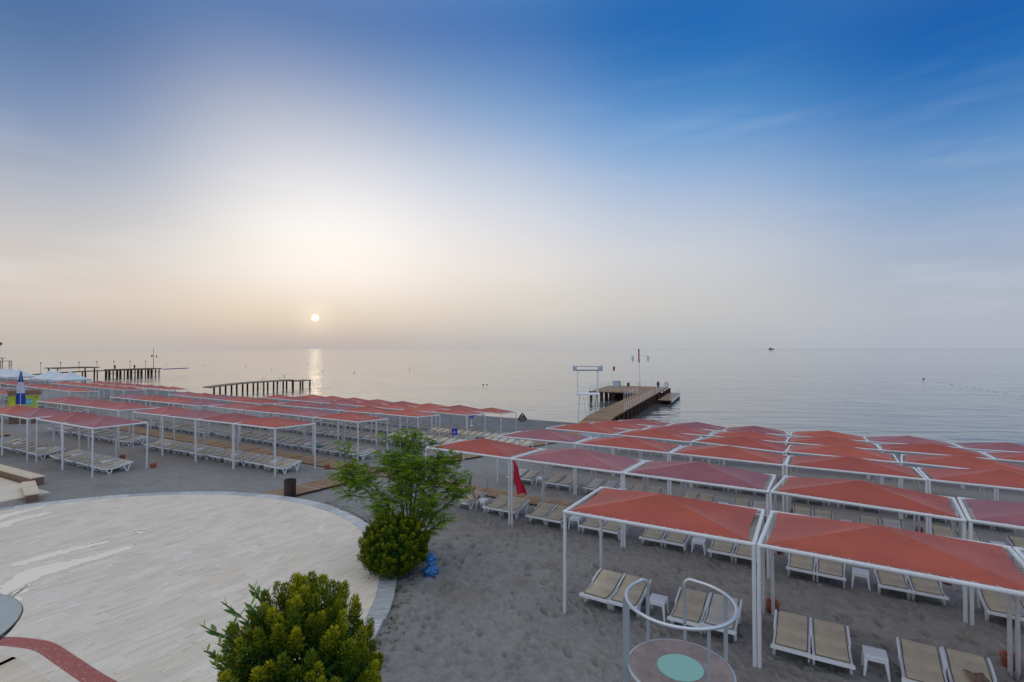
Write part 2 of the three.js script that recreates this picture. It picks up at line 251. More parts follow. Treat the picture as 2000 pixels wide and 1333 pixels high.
// ───────────────────────── the setting: beach, pebbles, sea
{
  const dimples = []; const r = rng(77);
  for (let i = 0; i < 6500; i++) dimples.push([-15 + 26 * r(), 5 + 19 * r(), 0.065 + 0.07 * r(), 0.018 + 0.042 * r() * r(), r() * Math.PI]);
  const cell = new Map(); for (const d of dimples) { const k = Math.floor(d[0]) + ',' + Math.floor(d[1]); (cell.get(k) ?? cell.set(k, []).get(k)).push(d); }
  const big = noise2(78, 9, 9, 4, 0.55), fine = noise2(79, 40, 40, 3, 0.6);
  const relief = (a, b) => {
    let h = (big(a / 9, b / 9) - 0.5) * 0.06 + (fine(a / 9, b / 9) - 0.5) * 0.03;
    const ia = Math.floor(a), ib = Math.floor(b);
    for (let i = -1; i <= 1; i++) for (let j = -1; j <= 1; j++) for (const [x, y, s, dep, t] of cell.get((ia + i) + ',' + (ib + j)) ?? []) {
      const c = Math.cos(t), q = Math.sin(t), u = ((a - x) * c + (b - y) * q) / s, v = ((b - y) * c - (a - x) * q) / (s * 0.6), d2 = u * u + v * v;
      if (d2 < 6) h += -dep * Math.exp(-d2 * d2 * 0.8) + dep * 0.5 * Math.exp(-((Math.sqrt(d2) - 1.55) ** 2) * 4) * (u > 0 ? 1.2 : 0.5);
    }
    return h * 1.9;
  };
  const line = (list) => { const out = []; for (const [from, to, step] of list) for (let v = from; v < to - 1e-6; v += step) out.push(v); out.push(list.at(-1)[1]); return out; };
  const as = line([[-700, -200, 100], [-200, -60, 8], [-60, -15, 0.6], [-15, -12, 0.15], [-12, 6, 0.052], [6, 11, 0.15], [11, 20, 0.6], [20, 120, 10], [120, 700, 100]]);
  const bs = line([[-120, 0, 12], [0, 7, 0.6], [7, 17.5, 0.052], [17.5, 24, 0.15], [24, 30, 0.4], [30, 64, 0.8], [64, 92, 7]]);
  const pos = [], uv = [], idx = [];
  for (const b of bs) for (const a of as) {
    const near = THREE.MathUtils.smoothstep(a, -15, -12) * (1 - THREE.MathUtils.smoothstep(a, 8, 11)) * THREE.MathUtils.smoothstep(b, 5, 8);
    const h = groundAt(b) + (near > 0 ? relief(a, b) * near * (b > 17.5 ? 0.7 : 1) : 0) + (b > 60 ? 0 : (big(a / 40, b / 40) - 0.5) * 0.06);
    pos.push(wx(a, b), h, wz(a, b)); uv.push(a, b);
  }
  const n = as.length; for (let j = 0; j < bs.length - 1; j++) for (let i = 0; i < n - 1; i++) { const k = j * n + i; idx.push(k, k + 1, k + n, k + 1, k + n + 1, k + n); }
  structure(obj('beach', polyGeo(pos, idx, uv), M.sand), 'grey trampled sand of the beach');
  // pebbles along the water
  const p2 = [], u2 = [], i2 = [], aa = line([[-320, -120, 20], [-120, 60, 2]]), bb = line([[44, 66, 1]]), w = noise2(80, 30, 30, 3);
  for (const b of bb) for (const a of aa) { const b2 = b + (b === 44 ? (w(a / 60, 0.3) - 0.5) * 4 : 0); p2.push(wx(a, b2), groundAt(b2) + (b === 44 ? -0.08 : 0.05), wz(a, b2)); u2.push(a, b2); }
  for (let j = 0; j < bb.length - 1; j++) for (let i = 0; i < aa.length - 1; i++) { const k = j * aa.length + i; i2.push(k, k + 1, k + aa.length, k + 1, k + aa.length + 1, k + aa.length); }
  structure(obj('shore', polyGeo(p2, i2, u2), M.pebble), 'grey pebble strip along the water');
  // sea
  const ps = [], us = [], is = [], xs = line([[-20000, -4000, 4000], [-4000, -400, 600], [-400, 400, 50], [400, 4000, 600], [4000, 20000, 4000]]), zs = line([[30, 130, 20], [130, 1000, 145], [1000, 6000, 1000], [6000, 24000, 4500]]);
  for (const z of zs) for (const x of xs) { ps.push(x, SEA, -z); us.push(x / 70, z / 70); }
  for (let j = 0; j < zs.length - 1; j++) for (let i = 0; i < xs.length - 1; i++) { const k = j * xs.length + i; is.push(k, k + 1, k + xs.length, k + 1, k + xs.length + 1, k + xs.length); }
  structure(obj('sea', polyGeo(ps, is, us), M.sea), 'calm sea');
}

// ───────────────────────── round stone terrace
{
  const CX = -14.136, CZ = -12.41, R = 11.06, RIN = R - 0.46, TOP = 0.10;
  const t = new THREE.Group(); t.name = numbered('terrace'); t.position.set(CX, 0, CZ); scene.add(t); structure(t, 'round travertine terrace with a grey stone edge');
  obj('bed', new THREE.CylinderGeometry(R - 0.06, R - 0.06, 0.50, 96).translate(0, TOP - 0.014 - 0.25, 0), M.grout, t);
  // edge stones
  const r = rng(5); let ang = 0;
  while (ang < 2 * Math.PI - 0.02) {
    const da = Math.min(0.085 + 0.05 * r(), 2 * Math.PI - ang), gap = 0.0009, s = new THREE.Shape(), n = 5, out = R + (r() - 0.5) * 0.06, pts = [];
    for (let i = 0; i <= n; i++) { const q = ang + gap + (da - 2 * gap) * i / n; pts.push(new THREE.Vector2(Math.cos(q) * out, Math.sin(q) * out)); }
    for (let i = n; i >= 0; i--) { const q = ang + gap + (da - 2 * gap) * i / n; pts.push(new THREE.Vector2(Math.cos(q) * (RIN + 0.006), Math.sin(q) * (RIN + 0.006))); }
    s.setFromPoints(pts);
    const g = new THREE.ExtrudeGeometry(s, { depth: 0.16, bevelEnabled: true, bevelSize: 0.006, bevelThickness: 0.006, bevelOffset: -0.006, bevelSegments: 1 }).rotateX(-Math.PI / 2).translate(0, TOP - 0.165 + 0.004 * (r() - 0.3), 0);
    obj('edge_stone', g, M.kerb[Math.floor(r() * 3)], t);
    ang += da;
  }
  // slabs, laid along b, clipped by the circle
  const N = 72, ring = []; for (let i = 0; i < N; i++) ring.push([Math.cos(i / N * 2 * Math.PI) * (RIN - 0.004), Math.sin(i / N * 2 * Math.PI) * (RIN - 0.004)]);
  const clip = (poly) => {
    for (let i = 0; i < N && poly.length; i++) {
      const [x0, y0] = ring[i], [x1, y1] = ring[(i + 1) % N], side = ([x, y]) => (x1 - x0) * (y - y0) - (y1 - y0) * (x - x0), next = [];
      for (let k = 0; k < poly.length; k++) { const p = poly[k], q = poly[(k + 1) % poly.length], sp = side(p), sq = side(q); if (sp >= 0) next.push(p); if (sp * sq < 0) { const f = sp / (sp - sq); next.push([p[0] + (q[0] - p[0]) * f, p[1] + (q[1] - p[1]) * f]); } }
      poly = next;
    }
    return poly;
  };
  const slabs = [], SW = 0.46, SL = 1.25, J = 0.0011;
  for (let i = -24; i < 24; i++) for (let k = -11; k < 11; k++) {
    const off = ((i * 37) % 10) / 10 * SL, a0 = i * SW, b0 = k * SL + off;
    const quad = [[a0 + J, b0 + J], [a0 + SW - J, b0 + J], [a0 + SW - J, b0 + SL - J], [a0 + J, b0 + SL - J]].map(([a, b]) => [a * AX + b * BX, -(a * AZ + b * BZ)]);
    const poly = clip(quad); if (poly.length < 3) continue;
    let area = 0, mx = 0, my = 0; poly.forEach(([x, y], q) => { const [x2, y2] = poly[(q + 1) % poly.length]; area += x * y2 - x2 * y; mx += x / poly.length; my += y / poly.length; });
    if (Math.abs(area) < 0.03) continue;
    const X = CX + mx, Z = CZ - my; // world
    if (Z > -6 || Math.abs(X) > -Z * 1.12 || (EYE - TOP) / -Z > 0.72) continue;       // only what the place shows
    slabs.push({ poly: area > 0 ? poly : poly.slice().reverse(), d: Math.hypot(X, Z), X, Z });
  }
  slabs.sort((p, q) => p.d - q.d);
  const rest = M.trav.map(() => []);
  slabs.forEach((s, i) => {
    const sh = new THREE.Shape(s.poly.map(([x, y]) => new THREE.Vector2(x, y)));
    const g = new THREE.ExtrudeGeometry(sh, { depth: 0.03, bevelEnabled: true, bevelSize: 0.0015, bevelThickness: 0.0015, bevelOffset: -0.0015, bevelSegments: 1 }).rotateX(-Math.PI / 2).translate(0, TOP - 0.033 + (r() - 0.5) * 0.0022, 0);
    const uv = g.attributes.uv, p = g.attributes.position, du = r() * 9, dv = r() * 9; for (let k = 0; k < uv.count; k++) uv.setXY(k, toA(p.getX(k), p.getZ(k)) + du, toB(p.getX(k), p.getZ(k)) + dv);
    const m = Math.floor(r() * r() * 6);
    if (i < 300) obj('slab', g, M.trav[m], t); else rest[m].push(g);
  });
  const far = rest.map((l, m) => [l, m]).filter(([l]) => l.length);
  if (far.length) { const g = mergeGeometries(far.map(([l]) => join(l)), true); const o = new THREE.Mesh(g, far.map(([, m]) => M.trav[m])); o.name = 'slab_paving'; o.receiveShadow = o.castShadow = true; stuff(o); t.add(o); }

  // irregular patches of one pale cream colour laid on the slabs
  const patch = (name, pts, label) => {
    const c = new THREE.CatmullRomCurve3(pts.map(([x, z]) => V(x, 0, z)), true, 'catmullrom', 0.4), q = rng(name.length + pts.length * 7), out = [];
    for (let i = 0; i < 110; i++) { const p = c.getPoint(i / 110); out.push(new THREE.Vector2(p.x + (q() - 0.5) * 0.16, -p.z + (q() - 0.5) * 0.16)); }
    const g = new THREE.ExtrudeGeometry(new THREE.Shape(out), { depth: 0.003, bevelEnabled: false }).rotateX(-Math.PI / 2).translate(0, TOP + 0.003, 0);
    tag(obj('pale_patch', g, M.patch), label, 'patch', 'pale marks on the terrace');
  };
  patch('long', [[-14.05,-14.16], [-14.31,-15.22], [-13.6,-15.82], [-13.1,-16.37], [-12.59,-17.06], [-12.47,-16.62], [-12.94,-15.78], [-13.27,-15.08], [-13.49,-14.35], [-13.3,-13.57]], 'longest pale cream mark across the terrace slabs');
  patch('upper', [[-15.15,-15.59], [-14.82,-16.29], [-14.33,-17.06], [-13.85,-17.62], [-13.59,-17.33], [-14.09,-16.58], [-14.55,-15.82], [-14.91,-15.4]], 'narrow curved cream mark beside the longest mark');
  patch('edge', [[-20.23,-19.64], [-19.97,-20.38], [-19.65,-20.9], [-19.39,-21.31], [-19.21,-20.97], [-19.5,-20.31], [-19.58,-19.58]], 'cream streak nearest the terrace edge stones');
  patch('edge two', [[-19.22,-18.84], [-19.05,-19.64], [-18.77,-20.19], [-18.45,-20.63], [-18.26,-20.25], [-18.6,-19.58], [-18.62,-18.62]], 'second cream streak from the terrace edge stones');
  patch('broad', [[-13.54,-12.77], [-13.56,-13.43], [-13.39,-13.8], [-13.4,-14.29], [-13.11,-13.92], [-13.03,-13.57], [-12.76,-13.4], [-12.79,-12.92], [-12.78,-12.4]], 'broad cream mark near the glass disc');
  patch('drop', [[-13.48,-18.31], [-13.3,-18.47], [-13.0,-18.47], [-12.93,-18.21], [-13.18,-18.06]], 'small cream mark alone on the slabs');

  // painted red border with a paler court inside
  const edge = [[-16, -11.2], [-13.2, -11.62], [-11.5, -11.66], [-10.85, -11.6], [-10.15, -11.42], [-9.2, -10.9], [-8.2, -10.34], [-7.0, -9.7], [-5.9, -8.9], [-5.2, -7.9]].map(([x, z]) => V(x, 0, z));
  const curve = new THREE.CatmullRomCurve3(edge, false, 'catmullrom', 0.5), n = 70, p1 = [], ix = [], uv = [];
  const strip = (from, to, y) => {
    const pp = [], uu = [], ii = [];
    for (let i = 0; i <= n; i++) { const p = curve.getPoint(i / n), tn = curve.getTangent(i / n), nx = -tn.z, nz = tn.x; for (const o of [from, to]) { pp.push(p.x + nx * o, y, p.z + nz * o); uu.push(i * 0.2, o); } if (i < n) { const k = i * 2; ii.push(k, k + 2, k + 1, k + 1, k + 2, k + 3); } }
    return polyGeo(pp, ii.reverse(), uu);
  };
  const f = obj('red_border', strip(0, 0.34, TOP + 0.0075), M.redPaint); structure(f, 'worn red painted border on the terrace');
  const pale = obj('pale_border', strip(0.34, 0.62, TOP + 0.0065), M.trav[2]); structure(pale, 'pale band inside the red border');
  const court = obj('court', strip(0.62, 5.5, TOP + 0.0055), M.wallStone); structure(court, 'paler stone court inside the red border');
}

// low stone wall with a step, at the edge of the terrace
{
  const t = thing('low_wall', 'low beige stone wall with brown sides, stepped at its corner beside the terrace', 'wall');
  const cap = (pts, w, name) => { for (let i = 0; i < pts.length - 1; i++) { const p = V(pts[i][0], 0, pts[i][1]), q = V(pts[i + 1][0], 0, pts[i + 1][1]), d = q.clone().sub(p), L = d.length(), a = Math.atan2(-d.z, d.x), mx = (p.x + q.x) / 2, mz = (p.z + q.z) / 2;
    obj('coping', rbox(L + w * 0.98, 0.06, w, 0.012).rotateY(a).translate(mx, name, mz), M.wallStone, t);
    obj('side', box(L + w * 0.9, name + 0.25, w - 0.10).rotateY(a).translate(mx, (name - 0.25) / 2 - 0.03, mz), M.wallBrown, t); } };
  cap([[-40, -34.0], [-31, -29.2], [-23.2, -25.0]], 0.55, 0.40);
  cap([[-22.75, -24.15], [-20.9, -22.35]], 0.50, 0.33);
  obj('floor_slab', box(9, 0.10, 6).rotateY(-0.5).translate(-26.5, 0.03, -23.0), M.trav[0], t);
}

// ───────────────────────── shade canopies
const TOPH = 2.52, RISE = 0.43;
const postGeo = new THREE.CylinderGeometry(0.042, 0.042, 1, 10).translate(0, 0.5, 0);
const barGeo = new THREE.CylinderGeometry(0.044, 0.044, 1, 10);
function canvasGeo(c, apex, seed) { // c: four corners in order, apex; each face a little slack
  const r = rng(seed), N = 14, wr = noise2(seed, 5, 5, 3, 0.55), pos = [], uv = [], idx = [], sag = 0.02 + 0.075 * r() * r();
  for (let f = 0; f < 4; f++) {
    const A = c[f], B = c[(f + 1) % 4], base = pos.length / 3, row = [];
    for (let i = 0; i <= N; i++) { row.push(pos.length / 3); for (let j = 0; j <= N - i; j++) {
      const wa = i / N, wb = j / N * 1, wl = 1 - wa; const t = N - i ? j / (N - i) : 0; const p = A.clone().lerp(B, t).lerp(apex, wa);
      const edge = Math.sin(Math.PI * t), bow = Math.sin(Math.PI * wa);
      p.y -= sag * (edge * wl * 0.30 + bow * edge * 0.9); const mid = A.clone().lerp(B, 0.5); p.x += (apex.x - mid.x) * 0.03 * edge * wl; p.z += (apex.z - mid.z) * 0.03 * edge * wl;
      { const inner = Math.min(1, wl * 0 + wa * 6) * Math.min(1, edge * 4) * Math.min(1, (1 - wa) * 4); p.y += inner * ((wr(p.x * 0.13 + 0.5, p.z * 0.13 + 0.5) - 0.5) * 0.055 + 0.007 * Math.sin(wa * 40 + t * 9 + seed) * (1 - edge)); }
      pos.push(p.x, p.y, p.z); uv.push(f % 2 ? p.z : p.x, f % 2 ? p.x : p.z);
    } }
    for (let i = 0; i < N; i++) for (let j = 0; j < N - i; j++) { const k = row[i] + j; idx.push(k, k + 1, row[i + 1] + j); if (j < N - i - 1) idx.push(k + 1, row[i + 1] + j + 1, row[i + 1] + j); }
  }
  return polyGeo(pos, idx, uv);
}
let canopySeed = 100;
function canopy(a0, b0, a1, b1, depth, tint, label, group, laced) {
  const bm = (b0 + b1) / 2, y0 = groundAt(bm), da = a1 - a0, db = b1 - b0, L = Math.hypot(da, db), skew = Math.atan2(db, da);
  const t = thing('shade_canopy', label, 'canopy', [wx((a0 + a1) / 2, bm), y0, wz((a0 + a1) / 2, bm)], TURN + skew, group);
  const h = L / 2 - 0.02, drop = (groundAt(bm + depth) - y0), top = TOPH, rear = TOPH + drop * 0.5, r = rng(canopySeed++);
  const P = [V(-h, top, 0), V(h, top, 0), V(h, rear, -depth), V(-h, rear, -depth)];
  P.forEach((p, i) => { const m = obj('post', postGeo, M.white, t), base = (i > 1 ? drop : 0) - 0.18; m.position.set(p.x + (r() - 0.5) * 0.03, base, p.z); m.scale.y = p.y - base - 0.02; m.rotation.set((r() - 0.5) * 0.016, r() * 6, (r() - 0.5) * 0.016); });
  P.forEach((p, i) => { const q = P[(i + 1) % 4], d = q.clone().sub(p), m = obj('bar', barGeo, M.white, t); m.position.copy(p).add(q).multiplyScalar(0.5); m.quaternion.setFromUnitVectors(V(0, 1, 0), d.clone().normalize()); m.scale.y = d.length() + (i % 2 ? -0.06 : 0.07); });
  const inset = laced ? 0.105 : 0.08, C = [V(-h + inset, top + 0.035, -inset * 0.6), V(h - inset, top + 0.035, -inset * 0.6), V(h - inset, rear + 0.035, -depth + inset * 0.6), V(-h + inset, rear + 0.035, -depth + inset * 0.6)];
  const apex = V((r() - 0.5) * 0.08, (top + rear) / 2 + RISE + (r() - 0.5) * 0.04, -depth / 2);
  obj('canvas', canvasGeo(C, apex, canopySeed * 3), M.canvas[tint][Math.floor(r() * 3)], t);
  if (laced) {
    const cords = []; for (const i of [1, 3]) { const p = P[i], q = P[(i + 1) % 4], c = C[i], e = C[(i + 1) % 4]; for (let k = 1; k < 18; k++) { const f = k / 18; const from = p.clone().lerp(q, f), to = c.clone().lerp(e, Math.min(1, f + 0.02)); to.x += (to.x > 0 ? -1 : 1) * 0.025; from.y += 0.05; cords.push(rod(from, to, 0.0045, 0.0045, 4)); } }
    for (const i of [0, 2]) { const p = P[i], q = P[(i + 1) % 4], c = C[i], e = C[(i + 1) % 4]; for (let k = 1; k < 14; k++) { const f = k / 14; const from = p.clone().lerp(q, f), to = c.clone().lerp(e, f); from.y += 0.045; to.z += (i ? 1 : -1) * 0.06; cords.push(rod(from, to, 0.0045, 0.0045, 4)); } }
    obj('lacing', cords, M.cord, t);
  }
  return t;
}

// ───────────────────────── sun loungers
const LL = 1.34, LW = 0.70;
const prof = [[0, 0.345], [0.06, 0.335], [0.27, 0.305], [0.55, 0.315], [0.8, 0.37], [1.05, 0.43], [1.26, 0.46], [1.34, 0.455]];
function profAt(s) { for (let i = 1; i < prof.length; i++) if (s <= prof[i][0]) { let k = (s - prof[i - 1][0]) / (prof[i][0] - prof[i - 1][0]); k = k * k * (3 - 2 * k) * 0.4 + k * 0.6; return prof[i - 1][1] + (prof[i][1] - prof[i - 1][1]) * k; } return prof.at(-1)[1]; }
function ribbon(x0, x1, yLo, yHi, s0, s1, n, round = 0) { // a solid band that follows the lounger's profile
  const pos = [], idx = [], sec = round ? [[x0, yLo], [x1, yLo], [x1, yHi - round], [x1 - round * 1.6, yHi], [x0 + round * 1.6, yHi], [x0, yHi - round]] : [[x0, yLo], [x1, yLo], [x1, yHi], [x0, yHi]], m = sec.length;
  const faces = [];
  for (let i = 0; i <= n; i++) { const s = s0 + (s1 - s0) * i / n, y = profAt(s); for (const [x, dy] of sec) pos.push(x, y + dy, -s); }
  for (let i = 0; i < n; i++) for (let k = 0; k < m; k++) { const p = i * m + k, q = i * m + (k + 1) % m; idx.push(p, q, p + m, q, q + m, p + m); }
  for (let k = 1; k < m - 1; k++) { idx.push(0, k + 1, k); idx.push(n * m, n * m + k, n * m + k + 1); }
  const g = polyGeo(pos, idx); return toCreasedNormals(g, 0.6).deleteAttribute ? toCreasedNormals(g, 0.6) : g;
}
function withUV(g) { const p = g.attributes.position, uv = new Float32Array(p.count * 2); for (let i = 0; i < p.count; i++) { uv[i * 2] = p.getX(i); uv[i * 2 + 1] = p.getZ(i); } g.setAttribute('uv', new THREE.BufferAttribute(uv, 2)); return g; }
function vLeg(x, s) { // a V of two tapering plastic struts under the rail
  const y = profAt(s), list = [];
  for (const d of [-0.16, 0.16]) { const p = V(x, -0.03, -s), q = V(x, profAt(s + d) - 0.01, -(s + d)); list.push(bar(p, q, 0.045, 0.05)); }
  list.push(box(0.05, 0.05, 0.09, x, 0.0, -s)); return list;
}
function makeLounger(simple, mat) {
  const t = new THREE.Group(); t.name = 'sun_lounger'; t.userData = { category: 'sun lounger', base: 'sun_lounger' };
  const h = LW / 2, n = simple ? 6 : 14;
  const frame = [withUV(ribbon(-h, -h + 0.05, -0.06, 0.012, 0, LL, n)), withUV(ribbon(h - 0.05, h, -0.06, 0.012, 0, LL, n)), withUV(join([box(LW + 0.05, 0.06, 0.06, 0, profAt(0) - 0.015, 0.01)])), withUV(join([box(LW, 0.05, 0.05, 0, profAt(LL) - 0.03, -LL + 0.03)]))];
  const deck = withUV(ribbon(-h + 0.05, h - 0.05, -0.03, -0.006, 0.03, LL - 0.03, n));
  if (simple) { const legs = []; for (const s of [0.28, 1.08]) for (const x of [-h + 0.025, h - 0.025]) for (const g of vLeg(x, s)) legs.push(withUV(g)); obj('frame', [...frame, deck, ...legs], M.plastic, t); }
  else {
    obj('frame', [...frame, deck], M.plastic, t);
    for (const s of [0.28, 1.08]) for (const x of [-h + 0.025, h - 0.025]) obj('leg', vLeg(x, s), M.plastic, t);
    for (const x of [-h - 0.02, h - 0.02]) obj('backrest_rail', withUV(ribbon(x, x + 0.04, -0.04, 0.055, 0.74, LL, 8)), M.plastic, t);
  }
  const m = obj('mat', withUV(ribbon(-h + 0.055, h - 0.055, 0.0, 0.055, 0.07, LL - 0.02, n, 0.02)), mat, t);
  const edges = []; const path = (x, k) => { const pts = []; for (let i = 0; i <= (simple ? 6 : 12); i++) { const s = 0.07 + (LL - 0.09) * i / (simple ? 6 : 12); pts.push(V(x, profAt(s) + 0.04, -s)); } return tube(pts, k, simple ? 6 : 14, simple ? 4 : 5); };
  const pr = simple ? 0.016 : 0.008;
  edges.push(path(-h + 0.052, pr), path(h - 0.052, pr), rod(V(-h + 0.055, profAt(0.07) + 0.03, -0.066), V(h - 0.055, profAt(0.07) + 0.03, -0.066), pr, pr, 5));
  obj('piping', edges, M.piping, m);
  return shade(t);
}
const loungerNear = makeLounger(false, M.mat), loungerPale = makeLounger(false, M.matPale), loungerFar = makeLounger(true, M.mat), loungerFarPale = makeLounger(true, M.matPale);
const lr = rng(901);
function lounger(a, b, label, group, kind, turn = 0) { // a, b: middle of the near end
  const src = kind ?? (b < 22 && a > -42 ? loungerNear : lr() < 0.09 ? loungerFarPale : loungerFar);
  return copyOf(src, [wx(a, b), groundAt(b) - 0.005 - (a > -15 && b < 20 ? 0.02 : 0.01), wz(a, b)], TURN + turn + (lr() - 0.5) * 0.09, label, group);
}
// stools
function makeStool() {
  const t = new THREE.Group(); t.name = 'stool'; t.userData = { category: 'stool', base: 'stool' };
  obj('seat', rbox(0.40, 0.05, 0.40, 0.02, 0, 0.435, 0), M.plastic, t);
  obj('apron', [box(0.35, 0.06, 0.02, 0, 0.385, 0.175), box(0.35, 0.06, 0.02, 0, 0.385, -0.175), box(0.02, 0.06, 0.33, 0.165, 0.385, 0), box(0.02, 0.06, 0.33, -0.165, 0.385, 0)], M.plastic, t);
  for (const sx of [-1, 1]) for (const sz of [-1, 1]) obj('leg', [rod(V(sx * 0.215, -0.03, sz * 0.215), V(sx * 0.165, 0.412, sz * 0.165), 0.022, 0.036, 6)], M.plastic, t);
  return shade(t);
}
const stool0 = makeStool();
function stool(a, b, label, group, turn = 0) { return copyOf(stool0, [wx(a, b), groundAt(b) - 0.02, wz(a, b)], TURN + turn + (lr() - 0.5) * 0.15, label, group); }
// terracotta pots used as ashtrays
function makePot() {
  const t = new THREE.Group(); t.name = 'clay_pot'; t.userData = { category: 'pot', base: 'clay_pot' };
  obj('bowl', new THREE.LatheGeometry([[0.0, -0.03], [0.10, -0.03], [0.125, 0.04], [0.15, 0.14], [0.155, 0.22], [0.17, 0.225], [0.17, 0.27], [0.15, 0.275], [0.145, 0.24], [0.13, 0.2], [0, 0.19]].map(([x, y]) => new THREE.Vector2(x, y)), 18), M.terracotta, t);
  obj('sand_fill', new THREE.CylinderGeometry(0.132, 0.12, 0.02, 16).translate(0, 0.205, 0), M.soil, t);
  return shade(t);
}
const pot0 = makePot();
const pot = (a, b, label, group = 'clay pots by the canopy posts') => copyOf(pot0, [wx(a, b), groundAt(b) - 0.02, wz(a, b)], 0, label, group);

const UNITS = ['', 'first', 'second', 'third', 'fourth', 'fifth', 'sixth', 'seventh', 'eighth', 'ninth'], TENS = { 20: ['twentieth', 'twenty'], 30: ['thirtieth', 'thirty'], 40: ['fortieth', 'forty'] };
const TEEN = ['tenth', 'eleventh', 'twelfth', 'thirteenth', 'fourteenth', 'fifteenth', 'sixteenth', 'seventeenth', 'eighteenth', 'nineteenth'];
const nth = (n) => (n < 10 ? UNITS[n] : n < 20 ? TEEN[n - 10] : n % 10 ? TENS[n - n % 10][1] + '-' + UNITS[n % 10] : TENS[n][0]);
const ORD = ['first', 'second', 'third', 'fourth', 'fifth', 'sixth', 'seventh', 'eighth', 'ninth', 'tenth', 'eleventh', 'twelfth'];
const COLOUR = { red: 'red', orange: 'orange red', mauve: 'faded mauve', dusk: 'dull red' };
const tints = rng(61);
const pick = () => { const q = tints(); return q < 0.42 ? 'red' : q < 0.62 ? 'orange' : q < 0.82 ? 'dusk' : 'mauve'; };

// the block beside the lookout platform: six rows, joints along a
const EAST = [
  { j: [-5.5, -1.12, 3.3, 7.7], b: [11.68, 11.74, 11.62, 11.5], c: ['red', 'red', 'red'] },
  { j: [-14.46, -10.17, -5.70, -1.25, 3.10, 7.5], b: [17.02, 16.92, 16.90, 16.86, 16.45, 16.0], c: ['red', 'mauve', 'mauve', 'red', 'mauve'] },
  { j: [-14.8, -10.35, -5.74, -1.16, 3.33, 7.9], b: [23.2, 23.4, 23.4, 23.25, 23.25, 23.2], c: ['mauve', 'red', 'red', 'red', 'red'] },
  { j: [-15.5, -10.75, -6.12, -1.45, 3.15, 7.8], b: [30.3, 30.05, 29.75, 28.9, 28.75, 28.2], c: ['red', 'red', 'red', 'red', 'red'] },
  { j: [-15.2, -10.6, -6.12, -1.68, 3.02, 7.77, 12.4], b: [35.2, 35.2, 35.3, 35.05, 35.1, 35.15, 35.1], c: ['red', 'dusk', 'red', 'red', 'red', 'red'] },
  { j: [-15.0, -10.5, -6.1, -1.76, 2.88, 7.78, 12.6], b: [41.3, 41.2, 41.2, 41.9, 41.85, 42.2, 42.3], c: ['dusk', 'mauve', 'mauve', 'red', 'mauve', 'mauve'] },
];
EAST.forEach((row, ri) => {
  const seat = ri < 4;
  for (let k = 0; k < row.j.length - 1; k++) {
    const a0 = row.j[k] + 0.03, a1 = row.j[k + 1] - 0.03, b0 = row.b[k], b1 = row.b[k + 1];
    canopy(a0, b0, a1, b1, 2.6, row.c[k], `${COLOUR[row.c[k]]} shade canopy, ${ORD[ri]} row from lookout platform towards sea, ${ORD[k]} from pier walkway`, 'canopies beside the lookout platform', ri < 2);
    if (!seat) continue;
    const w = a1 - a0, bm = (b0 + b1) / 2 + 0.5, lab = (n) => `white lounger with beige mat, ${nth(k * 4 + n)} from walkway, ${ORD[ri]} canopy row from lookout platform`, grp = `loungers in ${ORD[ri]} row by the lookout platform`;
    const s = a0 + 0.2 + (ri === 1 ? 0.18 : 0);
    if (!(ri === 1 && k === 0)) { lounger(s + 0.36, bm, lab(1), grp); lounger(s + 1.10, bm + (lr() - 0.5) * 0.1, lab(2), grp); }
    else lounger(s + 1.1, bm, lab(2), grp);
    const pale = ri === 0 && k === 0;
    lounger(s + 2.58, bm, lab(3), grp);
    if (pale) lounger(s + 3.30, bm + 0.08, 'white lounger with a pale cream mat in place of beige', undefined, loungerPale); else lounger(s + 3.32, bm + (lr() - 0.5) * 0.1, lab(4), grp);
    stool(s + 1.84, bm + 0.55, `white plastic stool between loungers, ${ORD[k]} from walkway, ${ORD[ri]} canopy row from lookout platform`, `stools in ${ORD[ri]} row by the lookout platform`);
    if (ri < 3) pot(a1 + 0.12, (b0 + b1) / 2 + 2.85, `small clay pot at a post, ${ORD[k]} from walkway, ${ORD[ri]} row from lookout platform`, `clay pots in ${ORD[ri]} row by the lookout platform`);
  }
});

